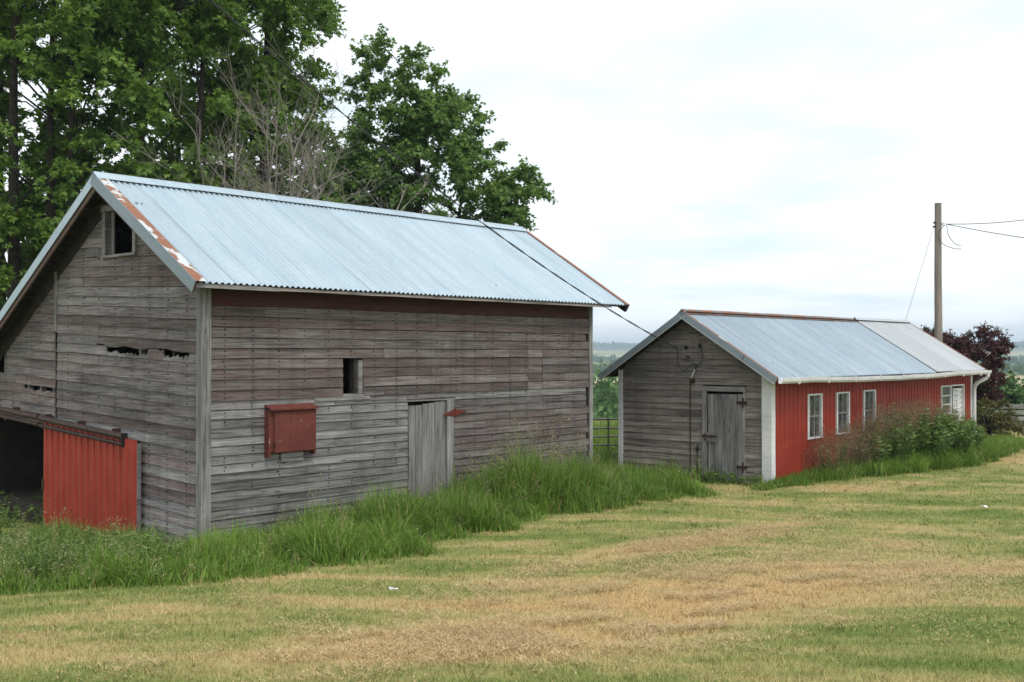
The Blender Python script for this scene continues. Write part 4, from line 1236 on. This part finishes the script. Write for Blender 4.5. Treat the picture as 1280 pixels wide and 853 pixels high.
# far woods: one mass per belt
def woods(name, n, r0, r1, a0, a1, h0, h1, per, leaf):
    th = RNG.uniform(a0, a1, n); r = np.sqrt(RNG.uniform(r0 ** 2, r1 ** 2, n))
    x, y = r * np.sin(th), r * np.cos(th)
    h = RNG.uniform(h0, h1, n)
    base = np.stack([x, y, gz(x, y)], -1)
    C = np.repeat(base, per, 0); H = np.repeat(h, per)
    d = unit(RNG.normal(size=(n * per, 3))); d[:, 2] = np.abs(d[:, 2]) * 1.0 - 0.15
    ang = np.arctan2(d[:, 1], d[:, 0])
    seed = np.repeat(RNG.uniform(0, 6, n), per)
    lump = 1 + 0.22 * np.sin(ang * 4 + seed) + 0.2 * np.sin(d[:, 2] * 7 + seed * 2)
    rad = (H * 0.42 * lump * RNG.uniform(0.75, 1.05, n * per))[:, None]
    P = C + d * rad * np.array([1, 1, 1.15]); P[:, 2] += H * 0.5
    ld = RNG.normal(size=(n * per, 3)) + np.array([0, 0, -0.3]); ln = d + RNG.normal(size=(n * per, 3)) * 0.5 + np.array([0, 0, 0.4])
    V, T = leaf_geo(P, ld, ln, leaf * 1.4 * RNG.uniform(0.6, 1.3, n * per), 'oval')
    o = link(name, np_mesh(name, V, T), 'leaf_far')
    return o
tag(woods("valley_woods", 200, 112, 250, -0.12, 0.70, 6.5, 11.0, 460, 0.62), "dense green woods filling the valley beyond the farm", "woods", kind="stuff")
tag(woods("far_tree_line", 420, 640, 740, -0.25, 0.75, 4.0, 7.0, 70, 1.7), "dark tree line across the far fields below the hills", "woods", kind="stuff")
tag(woods("hill_tree_line", 520, 1150, 1300, -0.25, 0.75, 3.5, 7.0, 40, 2.6), "hazy distant tree line at the foot of the blue hills", "woods", kind="stuff")
tag(woods("skyline_woods", 1800, 3000, 3750, -0.25, 0.75, 7, 12, 26, 6.0), "faint blue woods along the skyline hills", "woods", kind="stuff")

# ------------------------------------------------------------------ tall grass
def loc2w(P, s, n):      # along the wall, outwards from the wall
    return P[0] + s * D1[0] - n * D2[0], P[1] + s * D1[1] - n * D2[1]

def tall_grass(name, label, tufts, mat='blade', blades=26, w=0.019):
    """tufts: rows of x, y, height"""
    t = np.asarray(tufts); n = len(t)
    B = np.repeat(t, blades, 0); m = len(B)
    base = np.stack([B[:, 0] + RNG.normal(size=m) * 0.085, B[:, 1] + RNG.normal(size=m) * 0.085, np.zeros(m)], -1)
    base[:, 2] = gz(base[:, 0], base[:, 1]) - 0.02
    h = B[:, 2] * RNG.uniform(0.5, 1.12, m)
    ang = RNG.uniform(0, 2 * np.pi, m)
    tb = np.repeat(RNG.uniform(0, 2 * np.pi, n), blades)
    mask = RNG.random(m) < 0.45
    ang = np.where(mask, tb + RNG.normal(size=m) * 0.6, ang)
    lean = np.clip(RNG.gamma(2.2, 0.27, m), 0.05, 1.5)
    g = blade_geo(base, h, w * RNG.uniform(0.6, 1.25, m), ang, lean, 3)
    return tag(link(name, np_mesh(name, *g), mat), label, "grass", kind="stuff")

def seeds(name, label, pts, mat, spread=0.09, count=22):
    """thin stalks with loose panicles; pts rows of x, y, height"""
    t = np.asarray(pts); n = len(t)
    base = np.stack([t[:, 0], t[:, 1], gz(t[:, 0], t[:, 1])], -1)
    ang = RNG.uniform(0, 6.28, n); lean = RNG.uniform(0.02, 0.28, n)
    g1 = blade_geo(base, t[:, 2], np.full(n, 0.007), ang, lean, 4, 0.3)
    tip = base + np.stack([np.cos(ang), np.sin(ang), np.zeros(n)], -1) * (lean * t[:, 2])[:, None]
    tip[:, 2] += t[:, 2] * (1 - 0.126 * lean)
    q = RNG.uniform(0, 1, (n, count))
    P = tip[:, None] + RNG.normal(size=(n, count, 3)) * (spread * (0.25 + 0.75 * q))[..., None] * np.array([1, 1, 0.4])
    P[..., 2] -= q * spread * 3.2
    P = P.reshape(-1, 3); m = len(P)
    g2 = leaf_geo(P, RNG.normal(size=(m, 3)) + np.array([0, 0, 0.5]), RNG.normal(size=(m, 3)), RNG.uniform(0.014, 0.032, m), 'oval')
    return tag(link(name, np_mesh(name, *join([g1, g2])), mat), label, "grass", kind="stuff")

# edge of the unmown strip, measured outwards from the barn's long wall at stations along it
EDGE_S = [-6.5, -4.5, -2.6, -1.2, 0.5, 2.2, 4.2, 6.2, 7.8, 9.2, 10.6]
EDGE_N = [-1.2, 0.4, 2.3, 3.35, 3.15, 2.55, 2.25, 2.15, 2.3, 2.2, 1.2]
HGT_S = [-6.5, -3.5, -1.5, 0.5, 2.5, 3.6, 4.2, 5.0, 6.0, 7.0, 8.0, 9.5, 10.6]
HGT_H = [0.36, 0.38, 0.42, 0.44, 0.58, 0.52, 0.44, 0.80, 0.96, 0.66, 0.52, 0.42, 0.34]
tufts, seedp = [], []
for _ in range(9000):
    s = RNG.uniform(-6.5, 10.6); n = RNG.uniform(-3.5, 3.4)
    e = np.interp(s, EDGE_S, EDGE_N) + 0.20 * math.sin(s * 2.3) + 0.15 * math.sin(s * 5.7 + 1) + 0.10 * math.sin(s * 13.1) + RNG.normal() * 0.07
    if n > e: continue
    if -0.05 < s < BL + 0.1 and n < 0.10: continue
    if s <= -0.05 and n < -7: continue
    if s > BL + 0.1 and n < -3.4: continue
    if -0.3 < s < 0 and n < 0.1 : continue
    hh = np.interp(s, HGT_S, HGT_H)
    dist = e - n
    if dist > 1.7 and RNG.random() < 0.35: continue
    hh *= (0.30 + 0.70 * min(1, dist / 0.7)) * (1 + 0.22 * math.sin(s * 4.3 + n * 3) + 0.15 * math.sin(s * 1.9 - n * 2.2) + RNG.normal() * 0.16)
    if n < 0.6 and s > -0.05: hh *= 0.8
    x, y = loc2w(BP, s, n)
    if s > BL and (x - SP[0]) * D2[0] + (y - SP[1]) * D2[1] > -0.1 and (x - SP[0]) * D1[0] + (y - SP[1]) * D1[1] > -0.1: continue
    tufts.append((x, y, max(0.12, hh)))
    if RNG.random() < (0.34 if (s < -2.0 or 4.6 < s < 7.3) else 0.07): seedp.append((x, y, max(0.2, hh) * RNG.uniform(1.05, 1.45)))
tall_grass("tall_grass", "tall uncut green grass along the foot of the barn", tufts)
seeds("grass_seed_heads", "pale airy seed heads over the tall grass by the barn", seedp, 'seed', 0.10, 34)
# grass behind the gate and along the shed gable and side
tufts = []
for _ in range(1100):
    x, y = RNG.uniform(0.8, 4.6), RNG.uniform(22.0, 37.0)
    ls = (x - SP[0]) * D1[0] + (y - SP[1]) * D1[1]; lw = (x - SP[0]) * D2[0] + (y - SP[1]) * D2[1]
    bs = (x - BP[0]) * D1[0] + (y - BP[1]) * D1[1]
    if (ls > -0.1 and lw < HW + 0.1) or bs < BL + 0.2: continue
    tufts.append((x, y, RNG.uniform(0.35, 0.7)))
tall_grass("meadow_grass", "uncut meadow grass around the pipe gate behind the barn", tufts, blades=16)
tufts, seedp = [], []
for _ in range(2600):
    s = RNG.uniform(-0.9, 13.3); n = RNG.uniform(0.06, 1.7)
    e = np.interp(s, [-0.9, 0.3, 1.5, 4, 7, 9, 11, 12.5, 13.3], [0.25, 0.45, 0.75, 1.25, 1.6, 1.5, 1.25, 1.0, 0.5]) + 0.1 * math.sin(s * 5)
    if n > e: continue
    x, y = loc2w(SP, s, n)
    hh = np.interp(s, [-0.9, 1, 2, 4, 8, 10, 13.3], [0.2, 0.25, 0.36, 0.45, 0.55, 0.40, 0.32]) * RNG.uniform(0.7, 1.2)
    tufts.append((x, y, hh))
    if 1.2 < s < 8.6 and n < 0.9 and RNG.random() < 0.8: seedp.append((x, y, np.interp(s, [1.2, 1.9, 2.6, 3.4, 6.5, 8.6], [0.7, 1.20, 0.85, 1.40, 1.60, 1.2]) * RNG.uniform(0.7, 1.08)))
tall_grass("shed_side_grass", "bright uncut grass along the red metal side of the shed", tufts, blades=24)
seeds("reddish_seed_grass", "tall reddish seed grass under the shed windows", seedp, 'seed_red', 0.12, 60)

# leafy weeds, each plant a thing
def weed(loc, h, r, n, label, group=None, leaf=0.10, lmat='leaf_weed', name="leafy_weed"):
    x, y = loc
    e = empty(name, (x, y, float(gz(x, y))), 0, label, "weed", group)
    st = MB(); P, Dd = [], []
    for k in range(n):
        an = RNG.uniform(0, 6.28); rr = r * math.sqrt(RNG.random())
        tx, ty = rr * math.cos(an), rr * math.sin(an); hh = h * RNG.uniform(0.65, 1.05) * (1 - 0.25 * rr / r)
        pts = [Vector((tx * 0.5, ty * 0.5, -0.05)), Vector((tx * 0.8, ty * 0.8, hh * 0.5)), Vector((tx * 1.1, ty * 1.1, hh))]
        st.tube(pts, [0.009, 0.007, 0.003], 4)
        m = int(hh / 0.022)
        for j in range(m):
            q = RNG.uniform(0.12, 1.0); a2 = RNG.uniform(0, 6.28)
            p = pts[0].lerp(pts[1], q * 2) if q < 0.5 else pts[1].lerp(pts[2], q * 2 - 1)
            P.append((p.x, p.y, p.z)); Dd.append((math.cos(a2), math.sin(a2), RNG.uniform(-0.2, 0.6)))
    P = np.array(P); Dd = np.array(Dd)
    V, T = leaf_geo(P, Dd, np.array([0, 0, 1.0]) + RNG.normal(size=P.shape) * 0.35, leaf * RNG.uniform(0.5, 1.25, len(P)), 'oval')
    link("foliage", np_mesh("foliage", V, T), lmat, e)
    st.build("stems", lmat, e)
GW = "tall leafy weeds against the red shed wall"
for i, (s, n, h, r, lab) in enumerate([
        (3.3, 0.60, 0.95, 0.40, "leafy weed beneath the second shed window, thinner than its neighbours"),
        (4.1, 0.75, 1.20, 0.48, ""), (4.9, 0.60, 1.36, 0.52, ""), (5.5, 1.05, 1.25, 0.55, ""), (6.1, 0.65, 1.48, 0.52, ""), (6.7, 1.10, 1.32, 0.55, ""),
        (7.3, 0.70, 1.42, 0.50, ""), (5.3, 0.38, 1.45, 0.40, ""), (4.5, 0.35, 1.30, 0.40, ""), (7.8, 1.0, 1.15, 0.48, ""),
        (8.5, 0.80, 0.95, 0.42, "leafy weed in front of the small shed window beside the peeling door")]):
    weed(loc2w(SP, s, n), h, r, 42, lab or "tall dense leafy weed in the clump against the red shed wall", GW, 0.115)
weed(loc2w(SP, 1.9, 0.40), 0.90, 0.30, 14, "thin leafy weed under the first shed window by the white corner board", leaf=0.07)
weed(loc2w(SP, 10.1, 0.60), 0.62, 0.35, 18, "low weed at the foot of the peeling white door")
GG = "low weeds along the foot of the shed gable"
for w in (0.25, 0.62, 1.0, 1.35, 1.75, 2.15, 3.2):
    p = SP + w * D2 - 0.32 * D1
    weed((p[0], p[1]), 0.22 + 0.12 * random.random(), 0.26, 16, "low dark green weed at the foot of the shed gable", GG, 0.07)
GD = "weeds in the dark barn doorway"
for (ss_, nn_) in ((0.25, -5.0), (0.5, -5.9), (0.2, -6.6), (0.6, -4.8), (0.3, -7.2), (-0.3, -5.4), (-0.35, -6.3)):
    weed(loc2w(BP, ss_, nn_), 0.42 + 0.12 * random.random(), 0.36, 20, "dark leafy weed growing in the open barn doorway", GD, 0.08)
GB = "feathery weeds before the barn gable"
for (s, n, h) in ((-1.1, -2.2, 0.55), (-1.3, -3.0, 0.5), (-1.0, -1.2, 0.5), (-2.0, -1.6, 0.55), (-1.6, -3.9, 0.5), (-2.4, -2.6, 0.5), (-1.0, -4.6, 0.55), (-1.9, -0.9, 0.62), (-2.3, 0.0, 0.60), (-2.6, 1.0, 0.55), (-1.5, 0.4, 0.66), (-2.9, -0.4, 0.55), (-3.2, -1.6, 0.5), (-1.7, 1.5, 0.58)):
    weed(loc2w(BP, s, n), h, 0.42, 46, "feathery pale green weed in the strip before the barn's gable end", GB, 0.055)
for (s, n, lab) in ((8.3, 1.9, "broad leaved weed at the far end of the barn's grass strip"),):
    weed(loc2w(BP, s, n), 0.2, 0.2, 8, lab, None, 0.12)

# ------------------------------------------------------------------ mown lawn: blades as far as they can be seen
def lawn():
    N = 420000
    u = RNG.uniform(-0.60, 0.60, N)
    d = 3.2 * np.exp(RNG.uniform(0, math.log(42 / 3.2), N)) 
    x, y = u * d, d
    bs = (x - BP[0]) * D1[0] + (y - BP[1]) * D1[1]; bn = -((x - BP[0]) * D2[0] + (y - BP[1]) * D2[1])
    hs = (x - SP[0]) * D1[0] + (y - SP[1]) * D1[1]; hn = -((x - SP[0]) * D2[0] + (y - SP[1]) * D2[1])
    keep = ~((bn < np.interp(bs, EDGE_S, EDGE_N) - 0.35) & (bs < 10.6)) & ~((hn < 0.1) & (hn > -HW) & (hs > 0) & (hs < HL))
    keep &= ~((bn < 0) & (bs < 9.5))
    x, y, d = x[keep], y[keep], d[keep]; n = len(x)
    base = np.stack([x, y, gz(x, y) - 0.004], -1)
    flat = RNG.random(n) < 0.35
    h = np.where(flat, RNG.uniform(0.012, 0.03, n), RNG.uniform(0.022, 0.055, n))
    lean = np.where(flat, RNG.uniform(1.5, 3.5, n), RNG.uniform(0.1, 1.0, n))
    ang = RNG.uniform(0, 6.28, n)
    w = np.maximum(0.0055, d * 0.00075)
    g = blade_geo(base, h, w, ang, lean, 1, 0.0)
    # coarser tufts the mower left standing
    m = 1300
    ii = RNG.integers(0, n, m)
    tb = np.repeat(base[ii], 9, 0) + RNG.normal(size=(m * 9, 3)) * np.array([0.03, 0.03, 0.0])
    g = join([g, blade_geo(tb, RNG.uniform(0.04, 0.10, m * 9), np.repeat(w[ii], 9) * 1.1, RNG.uniform(0, 6.28, m * 9), RNG.uniform(0.2, 1.1, m * 9), 1, 0.0)])
    tag(link("mown_grass", np_mesh("mown_grass", *g), 'lawn_blade'), "short mown lawn, green streaked with straw coloured clippings", "grass", kind="stuff")
lawn()

def clippings():
    P = []
    for (cx, cy, ra, rb, an) in PATCHES:
        n = int(2000 * ra * rb) if cy < 20 else 1500
        q = RNG.normal(size=(n, 2)) * 0.55
        P.append(np.stack([cx + q[:, 0] * ra * math.cos(an) - q[:, 1] * rb * math.sin(an), cy + q[:, 0] * ra * math.sin(an) + q[:, 1] * rb * math.cos(an)], -1))
    P = np.concatenate(P); 
    grid = RNG.random((64, 64))
    def vnoise(x, y, c):
        x, y = x / c + 100, y / c + 100
        i, j = np.floor(x).astype(int), np.floor(y).astype(int)
        u, v = x - i, y - j
        u, v = u * u * (3 - 2 * u), v * v * (3 - 2 * v)
        q = lambda p, r: grid[p % 64, r % 64]
        return (q(i, j) * (1 - u) + q(i + 1, j) * u) * (1 - v) + (q(i, j + 1) * (1 - u) + q(i + 1, j + 1) * u) * v
    ca, sa = math.cos(0.65), math.sin(0.65)
    X, Y = P[:, 0] * ca + P[:, 1] * sa, -P[:, 0] * sa + P[:, 1] * ca
    dens = 0.5 * vnoise(X * 0.55, Y, 0.30) + 0.3 * vnoise(X, Y, 0.14) + 0.45 * vnoise(X * 0.5, Y, 1.1)
    P = P[dens > 0.63]
    n = len(P); P = np.repeat(P, 5, 0) + RNG.normal(size=(n * 5, 2)) * 0.035; n = len(P)
    base = np.stack([P[:, 0], P[:, 1], gz(P[:, 0], P[:, 1]) + RNG.uniform(0.005, 0.065, n)], -1)
    g = blade_geo(base, RNG.uniform(0.008, 0.020, n), np.full(n, 0.0065), RNG.uniform(0, 6.28, n), RNG.uniform(2.0, 4.5, n), 1, 0.0)
    k = leaf_material("dry_clippings", (0.26, 0.17, 0.075), (0.62, 0.46, 0.235), 0.05)
    tag(link("dry_clippings", np_mesh("dry_clippings", *g), k), "straw brown windrows of dried grass clippings on the lawn", "clippings", kind="stuff")
clippings()

# scraps of litter
MAT['paper'] = flat_material("white_paper", (0.8, 0.8, 0.8), 0.7)
for (x, y, s, lab) in ((8.0, 18.4, 0.07, "small crumpled white scrap on the lawn before the shed"), (-1.15, 10.6, 0.045, "tiny white scrap on the lawn by the tall grass")):
    v, f = [], []
    for i in range(5):
        for j in range(4):
            v.append(((i - 2) * s * 0.5 + random.uniform(-.2, .2) * s, (j - 1.5) * s * 0.5 + random.uniform(-.2, .2) * s, random.uniform(0.1, 0.75) * s))
    for i in range(4):
        for j in range(3): f.append((i * 4 + j, (i + 1) * 4 + j, (i + 1) * 4 + j + 1, i * 4 + j + 1))
    o = link("paper_scrap", py_mesh("paper_scrap", v, f), 'paper')
    o.location = (x, y, float(gz(x, y)) + 0.035)
    tag(o, lab, "litter")

# ------------------------------------------------------------------ haze in the valley air
def haze():
    me = MB().box(-4600, 4600, -300, 5200, -25, 62)
    m = bpy.data.materials.new("haze_air"); m.use_nodes = True
    t = m.node_tree; t.nodes.clear()
    o = t.nodes.new("ShaderNodeOutputMaterial"); pv = t.nodes.new("ShaderNodeVolumePrincipled")
    pv.inputs["Color"].default_value = (0.72, 0.87, 1.0, 1)
    pv.inputs["Density"].default_value = 0.00034
    pv.inputs["Anisotropy"].default_value = 0.1
    t.links.new(pv.outputs[0], o.inputs["Volume"])
    ob = me.build("haze", m)
    tag(ob, "thin bluish summer haze over the valley and far hills", "haze", kind="stuff")
haze()
